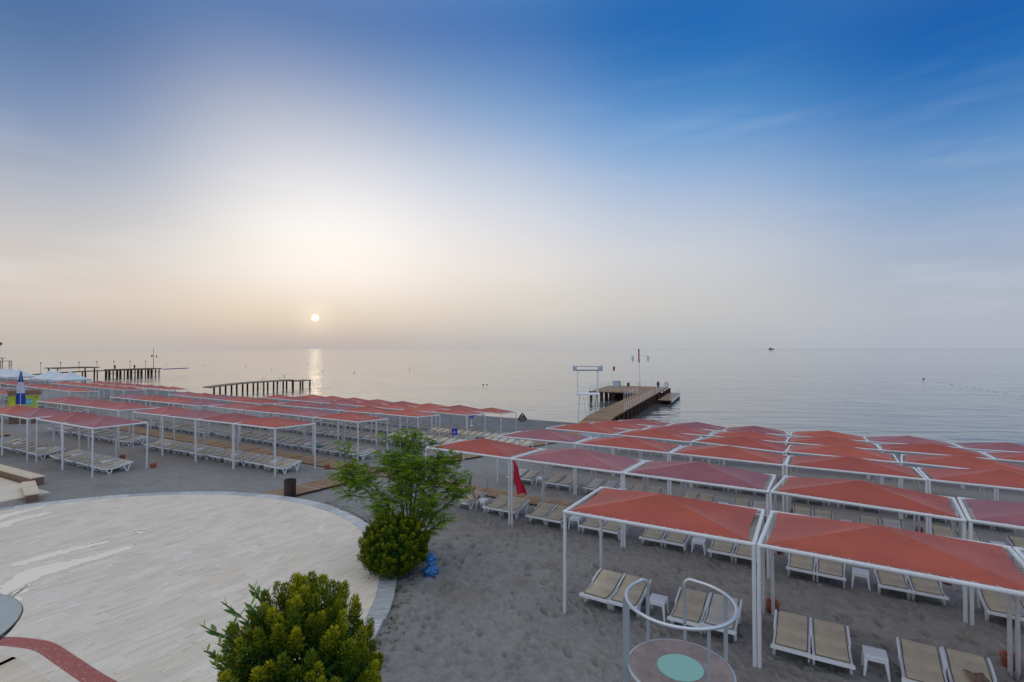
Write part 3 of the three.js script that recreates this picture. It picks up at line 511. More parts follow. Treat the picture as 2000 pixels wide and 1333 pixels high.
// the blocks on the kiosk side of the pier walkway
const WEST = [
  { id: 'terrace wall row', far: -47.2, near: -39.8, n: 2, b: [11.0, 11.3], c: ['red', 'mauve'], seat: 1 },
  { id: 'row beside the terrace', far: -39.2, near: -31.95, n: 2, b: [11.5, 11.6], c: ['dusk', 'mauve'], seat: 1 },
  { id: 'boardwalk row near the bin', far: -39.4, near: -24.77, n: 4, b: [16.5, 17.0], c: ['dusk', 'mauve', 'dusk', 'red'], seat: 1 },
  { id: 'row behind the boardwalk', far: -42.9, near: -25.2, n: 4, b: [23.4, 23.1], c: ['dusk', 'red', 'mauve', 'red'], seat: 1 },
  { id: 'fourth row from the terrace', far: -44.4, near: -26.36, n: 4, b: [30.2, 30.2], c: ['dusk', 'mauve', 'red', 'red'], seat: 1 },
  { id: 'fifth row from the terrace', far: -59.2, near: -26.2, n: 8, b: [38.4, 36.3], seat: 1 },
  { id: 'row nearest the pebbles', far: -60.2, near: -26.3, n: 8, b: [44, 42.1], seat: 1 },
  { id: 'kiosk boardwalk row', far: -54.3, near: -41.1, n: 3, b: [15.95, 16.4], c: ['dusk', 'dusk', 'dusk'], seat: 1 },
  { id: 'row behind the kiosk', far: -59.4, near: -43.6, n: 4, b: [22.9, 23.0], seat: 1 },
  { id: 'second row behind the kiosk', far: -65.9, near: -45.4, n: 5, b: [31.2, 29.6], seat: 1 },
  { id: 'block past the kiosk, first row', far: -78, near: -65.4, n: 3, b: [16.3, 16.5], seat: 1 },
  { id: 'block past the kiosk, second row', far: -104, near: -71.9, n: 8, b: [25.6, 23.9], seat: 1 },
  { id: 'block past the kiosk, third row', far: -108, near: -78.8, n: 7, b: [33.4, 31.9], seat: 0 },
  { id: 'block past the kiosk, fourth row', far: -116, near: -83.6, n: 8, b: [41, 39.7], seat: 0 },
];
WEST.forEach((row) => {
  const w = (row.near - row.far) / row.n, grp = `canopies, ${row.id}`;
  for (let k = 0; k < row.n; k++) {
    const a0 = row.far + k * w, a1 = a0 + w - 0.06, bl = row.b[0] + (row.b[1] - row.b[0]) * k / row.n, br = row.b[0] + (row.b[1] - row.b[0]) * (k + 1) / row.n, c = row.c ? row.c[k] : pick(), far = row.far < -61;
    canopy(a0, bl, a1, br, row.n === 2 ? 2.5 : 2.6, c, far ? `distant red shade canopy, ${row.id}` : `${COLOUR[c]} shade canopy, ${row.id}, ${ORD[row.n - 1 - k]} from the pier walkway`, grp);
    if (!row.seat) continue;
    const bm = (bl + br) / 2 + 0.55, lab = (n) => (far ? `lounger with beige mat, ${row.id}` : `lounger with dark edged beige mat, ${nth((row.n - 1 - k) * 4 + 5 - n)} from walkway, ${row.id}`), g2 = `loungers, ${row.id}`;
    const s = a0 + 0.12, step = (w - 0.70) / 4;
    lounger(s + 0.36, bm, lab(1), g2); lounger(s + 0.36 + step, bm + (lr() - 0.5) * 0.12, lab(2), g2);
    if (row.far > -60) stool(s + 0.36 + 1.5 * step + 0.17, bm + 0.75, `white stool between packed loungers, ${nth(row.n - k)} from walkway, ${row.id}`, `stools, ${row.id}`);
    lounger(s + 0.70 + 2 * step, bm, lab(3), g2); lounger(s + 0.70 + 3 * step, bm + (lr() - 0.5) * 0.12, lab(4), g2);
  }
});
// loungers set out past the ends of the seaward rows
for (const [b, from, to, id] of [[37.4, -25.4, -20.6, 'open row by the wheelchair sign'], [40.4, -34, -24.5, 'row between the two seaward canopy rows'], [33.4, -33, -25.6, 'row behind the fourth canopy row']]) for (let a = from, k = 1; a < to; a += 0.82, k++) lounger(a, b, `beige lounger, ${nth(k)} from the kiosk side, ${id}`, `loungers, ${id}`);
for (const [a, b] of [[-24.5, 20.1], [-32.0, 14.4], [-36.2, 14.6], [-28.3, 20.0], [-41.0, 19.4]]) pot(a, b, 'small clay pot on the sand on the kiosk side of the walkway', 'clay pots on the kiosk side');

// ───────────────────────── boardwalks
const slatGeo = [0, 1, 2].map((k) => new RoundedBoxGeometry(0.105, 0.03, 1, 1, 0.006));
function boardwalk(a0, b0, a1, b1, width, label, pitch = 0.125, named = 300) { // slats across a walk from (a0,b0) to (a1,b1)
  const L = Math.hypot(a1 - a0, b1 - b0), n = Math.floor(L / pitch), skew = Math.atan2(b1 - b0, a1 - a0), r = rng(Math.round(L * 100));
  const t = thing('boardwalk', label, 'boardwalk', [wx(a0, b0), groundAt(b0), wz(a0, b0)], TURN + skew);
  const y0 = groundAt(b0), at = (s) => groundAt(b0 + (b1 - b0) * s / L) - y0; const rest = [];
  for (const side of [-1, 1]) { const pts = []; for (let i = 0; i <= 40; i++) { const s = L * i / 40; pts.push(V(s, at(s) + 0.055, side * (width / 2 - 0.12))); } const list = []; for (let i = 0; i < 40; i++) list.push(bar(pts[i], pts[i + 1], 0.07, 0.07)); obj('bearer', list, M.bearer, t); }
  for (let i = 0; i < n; i++) {
    const s = (i + 0.5) * pitch, y = at(s) + 0.108 + (r() - 0.5) * 0.006, m = M.slat[Math.floor(r() * 4)], wdt = width * (0.985 + 0.03 * r());
    const slope = Math.atan2(at(Math.min(L, s + 0.2)) - at(Math.max(0, s - 0.2)), 0.4), off = (r() - 0.5) * 0.03, tw = (r() - 0.5) * 0.015;
    if (i % 16 === 15) { if (r() < 0.8) continue; }
    if (i < named) { const g = obj('slat', slatGeo[0], m, t); g.position.set(s, y, off); g.scale.set(pitch * 0.84 / 0.105, 1, wdt); g.rotation.set(0, tw, slope); }
    else rest.push(box(pitch * 0.84, 0.03, wdt).rotateY(tw).translate(s, y, off));
  }
  if (rest.length) stuff(obj('slat_paving', rest, M.slat[0], t));
}
boardwalk(-9.2, 20.55, -21.0, 21.0, 1.05, 'slatted wooden boardwalk beside the loungers below the lookout platform');
boardwalk(-21.6, 21.0, -58, 21.6, 1.45, 'long slatted wooden boardwalk running behind the bin towards the kiosk', 0.15, 242);
boardwalk(-20.9, 14.0, -21.2, 20.2, 1.5, 'short slatted walk from the terrace edge past the brown bin');
boardwalk(-21.4, 21.8, -22.3, 50.0, 1.5, 'slatted walkway leading down the beach to the big pier', 0.15, 190);
boardwalk(-53, 13.4, -75, 14.2, 1.3, 'slatted boardwalk in front of the kiosk');

// ───────────────────────── things on the beach
{ // bin
  const t = thing('litter_bin', 'dark brown round wooden litter bin at the terrace edge', 'bin', [-9.95, -0.04, -23.0]);
  const n = 18; for (let i = 0; i < n; i++) { const q = i / n * 2 * Math.PI; obj('stave', rbox(0.088, 0.78, 0.03, 0.008).translate(0, 0.39, 0.235).rotateY(q), M.bin, t); }
  obj('hoop', [new THREE.TorusGeometry(0.254, 0.012, 6, 32).rotateX(Math.PI / 2).translate(0, 0.15, 0), new THREE.TorusGeometry(0.254, 0.012, 6, 32).rotateX(Math.PI / 2).translate(0, 0.65, 0)], M.black, t);
  obj('liner', new THREE.LatheGeometry([[0.0, 0.3], [0.2, 0.3], [0.215, 0.76], [0.25, 0.795], [0.262, 0.77], [0.262, 0.72]].map(([x, y]) => new THREE.Vector2(x, y)), 28), M.black, t);
  shade(t);
}
{ // red cloth hung from the canopy bar
  const a = -10.05, b = 16.86, pos = [], idx = [], uv = [], W = 6, H = 18;
  for (let i = 0; i <= H; i++) for (let j = 0; j <= W; j++) { const v = i / H, u = j / W - 0.5, w = 0.06 + 0.34 * Math.pow(v, 0.8); pos.push(0.04 + v * 0.30 + u * w + 0.03 * Math.sin(v * 9), -v * 1.22 - (j % 2) * 0.05 * (i === H ? 1 : 0) - Math.abs(u) * 0.12 * v, 0.07 * Math.sin(u * 9 + v * 3) * v); uv.push(u, v); }
  for (let i = 0; i < H; i++) for (let j = 0; j < W; j++) { const k = i * (W + 1) + j; idx.push(k, k + W + 1, k + 1, k + 1, k + W + 1, k + W + 2); }
  const m = obj('red_cloth', polyGeo(pos, idx, uv), M.scarlet); m.position.set(wx(a, b), groundAt(b) + TOPH - 0.04, wz(a, b)); m.rotation.y = 0; tag(m, 'bright red cloth hanging from a canopy bar beside the boardwalk', 'cloth');
}
{ // lookout platform
  const cx = 2.45, cz = -7.55, R = 0.73, y0 = 1.93, y1 = 2.90, face = Math.atan2(0.309, -0.951);
  const t = thing('lookout_platform', 'round steel lookout platform with a ring handrail and mint green glass inset', 'platform', [cx, 0, cz]);
  const dirA = (deg, r) => { const q = rad(deg); const fx = 0.309, fz = -0.951, rx = 0.951, rz = 0.309; return [(fx * Math.cos(q) + rx * Math.sin(q)) * r, (fz * Math.cos(q) + rz * Math.sin(q)) * r]; };
  const d = obj('floor_disc', new THREE.CylinderGeometry(R, R, 0.05, 64).translate(0, y0 - 0.025, 0), M.tableStone, t);
  obj('glass_inset', new THREE.CylinderGeometry(0.325, 0.325, 0.02, 48).translate(0, y0 - 0.004, 0), M.mint, d);
  obj('rim', new THREE.TorusGeometry(R + 0.004, 0.027, 8, 80).rotateX(Math.PI / 2).translate(0, y0 - 0.025, 0), M.steel, d);
  const pts = []; const from = 8, to = 318; const RR = R + 0.035;
  for (const y of [0.42, 0.2, 0.08]) { const [x, z] = dirA(from - 2.5, RR); pts.push(V(x, y1 - y, z)); }
  for (let q = from + 2; q <= to - 2; q += 8) { const [x, z] = dirA(q, RR); pts.push(V(x, y1, z)); }
  for (const y of [0.08, 0.2, 0.42]) { const [x, z] = dirA(to + 2.5, RR); pts.push(V(x, y1 - y, z)); }
  obj('handrail', tube(pts, 0.027, 170, 10), M.steel, t);
  for (const [deg, w] of [[from - 2.5, 0.055], [to + 2.5, 0.055], [58, 0.06], [152, 0.045], [262, 0.10]]) { const [x, z] = dirA(deg, RR + 0.005), g = rbox(w, (deg > 0 && deg < 20) || deg > 300 ? y1 - 0.30 + 0.25 : y1 - 0.02 + 0.25, 0.016, 0.005); g.translate(0, ((deg < 20 || deg > 300) ? y1 - 0.30 : y1 - 0.02) / 2 - 0.125, 0).rotateY(-0.314).translate(x, 0, z); obj('support', g, M.steelFlat, t); }
  obj('brace', [0, 72, 144, 216, 288].map((q) => { const [x, z] = dirA(q, R - 0.02); return bar(V(0, y0 - 0.09, 0), V(x, y0 - 0.09, z), 0.04, 0.04); }), M.steelFlat, t);
  obj('column', new THREE.CylinderGeometry(0.08, 0.1, y0 + 0.1, 20).translate(0, (y0 - 0.3) / 2, 0), M.steelFlat, t);
}
{ // glass disc on a pole, mostly out of frame
  const h = 4.3, k = (EYE - h) / 5.78, tip = [-10.95 * k, -11.5 * k], r = 2.38 * k, c = [tip[0] - 0.72 * r, tip[1] + 0.69 * r];
  const t = thing('glass_disc', 'round frosted glass disc with a dark metal rim beside the cream marks', 'lamp', [c[0], 0, c[1]]);
  obj('pane', new THREE.CylinderGeometry(r, r, 0.012, 96).translate(0, h, 0), M.glassDisc, t);
  obj('rim', [new THREE.TorusGeometry(r, 0.008, 6, 120).rotateX(Math.PI / 2).translate(0, h - 0.008, 0), new THREE.TorusGeometry(r - 0.02, 0.006, 6, 120).rotateX(Math.PI / 2).translate(0, h - 0.045, 0)], M.black, t);
  obj('pole', new THREE.CylinderGeometry(0.035, 0.045, h, 14).translate(0, h / 2, 0), M.steelFlat, t);
}
{ // towel left on a lounger
  const a = 2.55, b = 12.75, g = new THREE.PlaneGeometry(0.34, 0.5, 22, 26).rotateX(-Math.PI / 2), p = g.attributes.position, n = noise2(71, 4, 4, 4, 0.6);
  for (let i = 0; i < p.count; i++) { const x = p.getX(i), z = p.getZ(i), q = n(x * 1.3 + 0.4, z * 1.1 + 0.3); p.setY(i, Math.abs(q - 0.5) * 0.34 + 0.01); p.setX(i, x * (0.7 + 0.35 * n(0.2, z))); }
  g.computeVertexNormals(); const m = obj('towel', g, std(lin(0.24, 0.16, 0.125), 0.95, { side: THREE.DoubleSide }));
  m.position.set(wx(a, b), 0.365, wz(a, b)); m.rotation.y = TURN + 0.3; tag(m, 'crumpled brown towel left on a beige lounger mat', 'towel');
  const rc = obj('yellow_cord', tube([V(-0.12, 0.01, -0.2), V(-0.08, 0.02, 0.0), V(-0.12, 0.015, 0.2), V(0.02, 0.02, 0.36)], 0.008, 20, 5), std(lin(0.45, 0.32, 0.12), 0.8)); rc.position.copy(m.position); rc.rotation.y = TURN; tag(rc, 'yellow cord lying next to the crumpled towel', 'cord');
}
{ // teal towel over a lounger
  const g = new THREE.PlaneGeometry(0.62, 0.5, 14, 12).rotateX(-Math.PI / 2), p = g.attributes.position, n = noise2(73, 4, 4, 3); for (let i = 0; i < p.count; i++) p.setY(i, 0.02 + 0.05 * n(p.getX(i) + 0.5, p.getZ(i) + 0.5) + Math.max(0, p.getZ(i)) * -0.05);
  g.computeVertexNormals(); const m = obj('towel', g, std(lin(0.05, 0.22, 0.24), 0.95, { side: THREE.DoubleSide })); const a = -30.4, b = 24.2; m.position.set(wx(a, b), groundAt(b) + 0.40, wz(a, b)); m.rotation.y = TURN + 0.1; tag(m, 'teal towel spread over loungers behind the boardwalk', 'towel');
}
{ // plastic bags beside the bush
  const bag = (x, y, z, s, label, seed) => { const g = new THREE.IcosahedronGeometry(s, 4), p = g.attributes.position, n = noise2(seed, 5, 5, 4, 0.7); for (let i = 0; i < p.count; i++) { const v = V(p.getX(i), p.getY(i), p.getZ(i)).normalize(), k = 0.55 + 0.9 * n(Math.atan2(v.x, v.z) / 6.283 + 0.5, v.y * 0.45 + 0.5); v.multiplyScalar(s * k); if (v.y > s * 0.5) { v.x *= 0.6; v.z *= 0.6; } p.setXYZ(i, v.x, Math.max(v.y, -s * 0.55), v.z); } g.computeVertexNormals(); const m = obj('plastic_bag', g, M.blueBag); m.position.set(x, y, z); tag(m, label, 'bag', 'bags beside the bush'); };
  bag(-2.36, 0.13, -15.0, 0.23, 'crumpled blue plastic bag lying on the sand beside the bush', 301);
  bag(-2.38, 0.44, -15.12, 0.17, 'small blue plastic bag caught in the side of the bush', 302);
}
// blue signs with a wheelchair mark
function canvasTex(w, h, draw) { const c = document.createElement('canvas'); c.width = w; c.height = h; draw(c.getContext('2d'), w, h); const t = new THREE.CanvasTexture(c); t.colorSpace = THREE.SRGBColorSpace; return t; }
{
  const face = std(lin(1, 1, 1), 0.4, { map: canvasTex(128, 160, (x, w, h) => { x.fillStyle = '#1424b8'; x.fillRect(0, 0, w, h); x.strokeStyle = '#e8eefc'; x.fillStyle = '#e8eefc'; x.lineWidth = 9; x.beginPath(); x.arc(58, 40, 9, 0, 7); x.fill(); x.beginPath(); x.moveTo(58, 52); x.lineTo(62, 88); x.lineTo(88, 90); x.lineTo(98, 116); x.stroke(); x.beginPath(); x.arc(60, 104, 28, -0.9 - 1.2, 1.3, true); x.stroke(); x.beginPath(); x.moveTo(60, 68); x.lineTo(84, 68); x.stroke(); }) });
  for (const [px, pz, h, label] of [[-5.05, -45.0, 1.0, 'blue wheelchair access sign on a white stand beside the green mat'], [-4.9, -61.7, 1.25, 'blue wheelchair access sign standing at the edge of the pebbles']]) {
    const b = toB(px, pz), t = thing('access_sign', label, 'sign', [px, groundAt(b), pz]);
    obj('panel', [box(0.46, 0.58, 0.03, 0, h, 0)], M.blueSign, t); const f = obj('print', new THREE.PlaneGeometry(0.44, 0.56).translate(0, h, 0.019), face, t);
    obj('stand', [rod(V(0, -0.1, -0.03), V(0, h, -0.03), 0.035), new THREE.CylinderGeometry(0.16, 0.22, 0.12, 14).translate(0, 0.05, -0.03)], M.plastic, t);
  }
  const m = obj('green_mat', new THREE.BoxGeometry(2.2, 0.03, 1.2), M.greenMat); m.position.set(-6.6, groundAt(36) + 0.05, -45.4); m.rotation.y = TURN; m.rotation.order = 'YXZ'; m.rotation.x = -0.085; tag(m, 'green mat on the sand beside the wheelchair sign', 'mat');
}
{ // pale boards under the canopy by the pier walkway
  for (let k = 0; k < 3; k++) { const a = -17.6 + k * 1.75, b = 43.4, t = thing('changing_screen', 'pale blue panel of the screen below the pier walkway canopies', 'screen', [wx(a, b), groundAt(b), wz(a, b)], TURN, 'pale blue screens'); obj('panel', box(1.7, 1.1, 0.05, 0, 0.85, 0), M.paleBlue, t); obj('leg', box(0.06, 1.5, 0.07, -0.84, 0.65, 0.062), M.plastic, t); obj('leg', box(0.06, 1.5, 0.07, 0.84, 0.65, 0.062), M.plastic, t); }
}
{ // kiosk with a yellow-green board, and a blue and white banner
  const t = thing('snack_kiosk', 'small snack kiosk with a yellow green printed board and brown fascia', 'kiosk', [-44.7, -0.2, -46.9], 0.75); t.scale.set(0.78, 1, 1);
  obj('counter', box(2.5, 1.15, 1.6, 0, 0.5, -0.85), M.wallBrown, t);
  obj('board', box(2.6, 1.5, 0.08, 0, 1.82, 0), std(lin(0.45, 0.55, 0.03), 0.5), t);
  const print = std(lin(1, 1, 1), 0.45, { map: canvasTex(512, 300, (x, w, h) => { x.fillStyle = '#c3d02a'; x.fillRect(0, 0, w, h); x.fillStyle = '#dbe03c'; x.beginPath(); x.ellipse(160, 150, 220, 70, -0.3, 0, 7); x.fill(); x.fillStyle = '#57b4c8'; x.fillRect(255, 60, 170, 90); x.fillStyle = '#a9dfe8'; for (const [p, q, w2, h2] of [[270, 86, 30, 44], [308, 76, 26, 54], [342, 90, 34, 38], [384, 80, 26, 50]]) x.fillRect(p, q, w2, h2); x.fillStyle = '#7fc3bd'; x.fillRect(230, 170, 200, 26); x.fillRect(40, 220, 130, 30); x.fillStyle = '#d8642a'; x.fillRect(440, 20, 50, 30); }) });
  obj('print', new THREE.PlaneGeometry(2.5, 1.42).translate(0, 1.82, 0.046), print, t);
  obj('fascia', rbox(2.9, 0.32, 0.5, 0.03, 0.1, 2.78, -0.1), M.slat[1], t);
  obj('roof', box(2.8, 0.08, 1.9, 0, 2.98, -0.85), M.wallBrown, t);
  for (const x of [-1.25, 1.25]) obj('corner_post', box(0.1, 2.9, 0.1, x, 1.45, -1.55), M.wallBrown, t);
  const f = thing('feather_banner', 'tall narrow blue and white banner on a pole beside the kiosk', 'banner', [-43.4, -0.1, -45.2], 0.75);
  obj('pole', rod(V(0, -0.1, 0), V(0.05, 4.8, 0), 0.025, 0.015), M.plastic, f);
  const seg = (v0, v1, mat, name) => { const pos = [], uv = [], idx = [], H = 8, W = 4; const wid = (v) => 0.12 + 0.72 * Math.pow(v, 0.9) * (v > 0.9 ? 0.9 : 1); for (let i = 0; i <= H; i++) for (let j = 0; j <= W; j++) { const v = v0 + (v1 - v0) * i / H, u = j / W; pos.push(0.04 + (u - 0.5) * wid(v) * 0.9, 4.75 - v * 2.9, 0.08 * Math.sin(u * 5 + v * 4)); uv.push(u, v); } for (let i = 0; i < H; i++) for (let j = 0; j < W; j++) { const k = i * (W + 1) + j; idx.push(k, k + W + 1, k + 1, k + 1, k + W + 1, k + W + 2); } obj(name, polyGeo(pos, idx, uv), mat, f); };
  seg(0, 0.32, M.flagBlue, 'blue_cloth'); seg(0.32, 0.66, M.flagWhite, 'white_cloth'); seg(0.66, 1, M.flagBlue, 'blue_cloth');
}

// ───────────────────────── lifeguard tower
{
  const t = thing('lifeguard_tower', 'tall white lifeguard tower with ladder and grey roof frame by the pier', 'tower', [9.75, groundAt(60), -66.2], -0.12); t.scale.set(1.18, 1, 1.0);
  const foot = 1.08, mid = 0.86, py = 3.75;
  for (const sx of [-1, 1]) for (const sz of [-1, 1]) obj('leg', rod(V(sx * foot, -0.2, sz * foot), V(sx * mid, py, sz * mid), 0.055), M.tower, t);
  for (const sx of [-0.35, 0.75]) for (let k = 0; k < 5; k++) obj('rung', rod(V(sx - 0.42, 0.55 + k * 0.68, foot * 0.97 - k * 0.035), V(sx + 0.42, 0.55 + k * 0.68, foot * 0.97 - k * 0.035), 0.03), M.tower, t);
  obj('brace', [rod(V(-0.1, 0, 1.0), V(-0.45, 3.6, 0.85), 0.035), rod(V(0.2, 0, 1.0), V(0.0, 3.6, 0.85), 0.035), rod(V(1.0, 0.1, -1.0), V(0.6, 3.6, 0.85), 0.035)], M.tower, t);
  obj('floor', rbox(2.5, 0.16, 2.1, 0.03, 0, py + 0.05, 0), M.tower, t);
  for (const [x, z] of [[-1.1, 0.95], [-1.1, -0.95], [1.1, 0.95], [1.1, -0.95]]) obj('roof_post', rod(V(x, py + 0.1, z), V(x, py + 3.1, z), 0.04), M.tower, t);
  obj('railing', [0.45, 0.9].flatMap((y) => [rod(V(-1.1, py + y, -0.95), V(1.1, py + y, -0.95), 0.025), rod(V(-1.1, py + y, 0.95), V(-1.1, py + y, -0.95), 0.025), rod(V(-1.1, py + y, 0.95), V(-0.4, py + y, 0.95), 0.025)]).concat([-0.7, -0.3, 0.1, 0.5].map((x) => rod(V(x, py + 0.1, -0.95), V(x, py + 0.95, -0.95), 0.02))), M.tower, t);
  obj('roof_beam', [bar(V(-1.55, py + 3.1, 0.95), V(1.55, py + 3.1, 0.95), 0.09, 0.09), bar(V(-1.55, py + 3.1, -0.95), V(1.55, py + 3.1, -0.95), 0.09, 0.09), bar(V(-1.5, py + 3.62, 0), V(1.5, py + 3.55, 0), 0.09, 0.09)], M.greyRoof, t);
  for (const s of [-1, 1]) obj('gable', polyGeo([s * 1.62, py + 3.7, -0.9, s * 1.62, py + 3.7, 0.9, s * 1.10, py + 3.62, 0.0, s * 1.55, py + 3.1, 0.95, s * 1.2, py + 3.1, 0.95, s * 1.55, py + 3.1, -0.95, s * 1.2, py + 3.1, -0.95], [0, 1, 2, 1, 3, 4, 1, 4, 2, 0, 2, 6, 0, 6, 5, 0, 5, 3, 0, 3, 1], new Array(14).fill(0)), Object.assign(M.greyRoof, { side: THREE.DoubleSide }), t);
  const bx = thing('equipment_box', 'white box with a red panel at the foot of the lifeguard tower', 'box', [10.1, groundAt(58.5), -63.9], -0.12);
  obj('case', rbox(1.45, 1.0, 0.6, 0.04, 0, 0.62, 0), M.tower, bx); obj('red_panel', box(0.55, 0.42, 0.02, -0.05, 0.55, 0.313), M.flagRed, bx);
}

// ───────────────────────── the big pier
const flagCloth = (w, h, droop, seed) => { const r = noise2(seed, 3, 3, 3), W = 6, H = 8, pos = [], uv = [], idx = []; for (let i = 0; i <= H; i++) for (let j = 0; j <= W; j++) { const v = i / H, u = j / W; pos.push(u * w * (1 - droop * 0.5 * v) , -v * h - u * droop * h * 0.35, 0.22 * w * Math.sin(u * 8 + v * 2 + seed) * u + (r(u * 0.5, v * 0.5) - 0.5) * 0.1); uv.push(u, 1 - v); } for (let i = 0; i < H; i++) for (let j = 0; j < W; j++) { const k = i * (W + 1) + j; idx.push(k, k + W + 1, k + 1, k + 1, k + W + 1, k + W + 2); } return polyGeo(pos, idx, uv); };
{
  const d = [0.405, -0.914], n = [0.914, 0.405], S = [8.6, -55.0], turn = Math.atan2(0.405, 0.914) * -1; // local x across, -z out to sea
  const t = thing('big_pier', 'long wooden bathing pier with white railings and a wide end deck', 'pier', [S[0], SEA, S[1]], turn);
  const Y = 1.65, r = rng(333);
  const deck = (x0, x1, s0, s1, y0, y1, name) => {
    const pos = [x0, y0, -s0, x1, y0, -s0, x1, y1, -s1, x0, y1, -s1], g = [];
    const top = polyGeo(pos, [0, 1, 2, 0, 2, 3], [x0, s0, x1, s0, x1, s1, x0, s1]); obj(name, top, M.pierDeck, t);
    const L = Math.hypot(s1 - s0, y1 - y0), a = Math.atan2(y1 - y0, s1 - s0); obj('beam', [box(x1 - x0 - 0.04, 0.16, L).rotateX(a).translate((x0 + x1) / 2, (y0 + y1) / 2 - 0.10, -(s0 + s1) / 2)], M.pierSide, t);
  };
  deck(-2.2, 1.05, -7.5, 6, 0.30, Y, 'ramp'); deck(-2.2, 1.05, 6.0, 39.6, Y + 0.002, Y + 0.002, 'walkway'); deck(-11.3, 1.05, 39.6, 56.2, Y + 0.004, Y + 0.004, 'end_deck'); deck(1.55, 3.75, 37.3, 52.5, 0.75, 0.75, 'low_landing');
  const pile = (x, s, top, w = 0.28) => obj('pile', new THREE.CylinderGeometry(w, w * 1.05, top + 3, 10).translate(x, (top - 3) / 2, -s), M.pile, t);
  for (let s = 1; s < 39; s += 2.7) { const y = s < 6 ? 0.30 + (Y - 0.3) * (s + 7.5) / 13.5 : Y; pile(0.78, s, y - 0.17); pile(-1.85, s + (r() - 0.5) * 0.3, y - 0.17); }
  for (let x = -11; x < 1.4; x += 2.05) for (let s = 40.2; s < 57; s += 3.85) pile(x, s, Y - 0.17, 0.26);
  for (let s = 37.8; s < 53; s += 2.4) { pile(1.8, s, 0.58, 0.2); pile(3.5, s, 0.58, 0.2); }
  const railing = (x0, s0, x1, s1, base, h = 1.0, gap = 1.55, rails = [0.98, 0.55]) => {
    const L = Math.hypot(x1 - x0, s1 - s0), k = Math.max(1, Math.round(L / gap));
    for (let i = 0; i <= k; i++) { const f = i / k; obj('railing_post', rod(V(x0 + (x1 - x0) * f, base - 0.1, -(s0 + (s1 - s0) * f)), V(x0 + (x1 - x0) * f, base + h, -(s0 + (s1 - s0) * f)), 0.032, 0.032, 6), M.tower, t); }
    for (const y of rails) obj('rail', rod(V(x0, base + y, -s0), V(x1, base + y, -s1), 0.02, 0.02, 5), M.tower, t);
  };
  railing(0.98, 12, 0.98, 37, Y, 1.05, 1.5, []); railing(-2.12, 27, -2.12, 39, Y, 1.0, 1.3, [0.95]);
  railing(-11.2, 40, -11.2, 56, Y); railing(-11.2, 56.1, 0.9, 56.1, Y); railing(0.95, 40, 0.95, 56, Y, 1.0, 1.6); railing(-11.2, 39.7, -3.2, 39.7, Y, 1.0, 1.35); railing(3.68, 38, 3.68, 52.3, 0.75, 0.9, 1.8, [0.85]);
  obj('fender', [box(0.06, 0.5, 14.6, 3.80, 0.55, -44.9)], M.plasticOld, t);
  const at = (x, s, y) => [S[0] + n[0] * x + d[0] * s, SEA + y, S[1] + n[1] * x + d[1] * s];
  const fp = thing('flag_mast', 'tall white flag mast with a crossbar and three flags on the pier', 'flag mast', at(-4.7, 55.6, Y), 0);
  obj('mast', rod(V(0, 0, 0), V(0, 8.0, 0), 0.09, 0.05), M.tower, fp); obj('crossbar', rod(V(-1.75, 6.55, 0), V(1.75, 6.55, 0), 0.035), M.tower, fp); obj('base', box(0.4, 0.9, 0.4, 0, 0.45, 0), M.tower, fp);
  const rf = obj('red_flag', flagCloth(0.34, 2.8, 0.25, 4), M.flagRed, fp); rf.position.set(-0.28, 7.95, 0.05);
  const emb = obj('emblem', [new THREE.TorusGeometry(0.09, 0.03, 6, 18, 4.6).rotateZ(0.85).translate(0, 0, 0.16), new THREE.CircleGeometry(0.05, 5).translate(0.16, 0, 0.16)], M.flagWhite, rf); emb.position.set(0.14, -1.5, 0.02);
  for (const x of [-1.7, 1.55]) { const w = obj('white_flag', flagCloth(0.6, 1.15, 0.6, x > 0 ? 7 : 9), M.flagWhite, fp); w.position.set(x, 6.5, 0.02); }
  const sf = thing('warning_flag', 'small red pennant on a thin pole beside the pier hut', 'flag', at(-10.3, 55.4, Y)); obj('pole', rod(V(0, 0, 0), V(0, 4.3, 0), 0.03), M.tower, sf); const c2 = obj('pennant', flagCloth(0.5, 0.95, 0.8, 3), M.flagRed, sf); c2.position.set(0.02, 4.25, 0);
  const hut = thing('pier_hut', 'small pale blue grey booth with sloping sides on the pier', 'booth', at(-9.2, 54.6, Y), turn); obj('booth', [new THREE.CylinderGeometry(0.75, 0.95, 1.15, 4).rotateY(Math.PI / 4).translate(0, 0.575, 0)], M.greyRoof, hut); obj('window', box(0.95, 0.85, 0.03, 0, 0.5, 0.66), M.paleBlue, hut);
  const b1 = obj('barrel', new THREE.LatheGeometry([[0, 0], [0.24, 0], [0.28, 0.3], [0.28, 0.5], [0.24, 0.78], [0, 0.78]].map(([x, y]) => new THREE.Vector2(x, y)), 16), M.darkFloat); b1.position.set(...at(-7.0, 55.2, Y)); tag(b1, 'dark litter barrel on the pier by the railing', 'barrel');
  const lifebuoy = (x, s, y, label) => { const l = thing('lifebuoy', label, 'lifebuoy', at(x, s, y), 0, 'lifebuoys on the pier'); for (let i = 0; i < 8; i++) obj(i % 2 ? 'red_band' : 'white_band', new THREE.TorusGeometry(0.34, 0.11, 8, 6, Math.PI / 4).rotateZ(i * Math.PI / 4), i % 2 ? M.flagRed : M.flagWhite, l); };
  lifebuoy(1.0, 53.6, Y + 0.75, 'red and white lifebuoy on the seaward corner railing of the pier'); lifebuoy(-10.2, 56.25, Y + 0.65, 'red and white lifebuoy on the railing behind the pier booth');
}
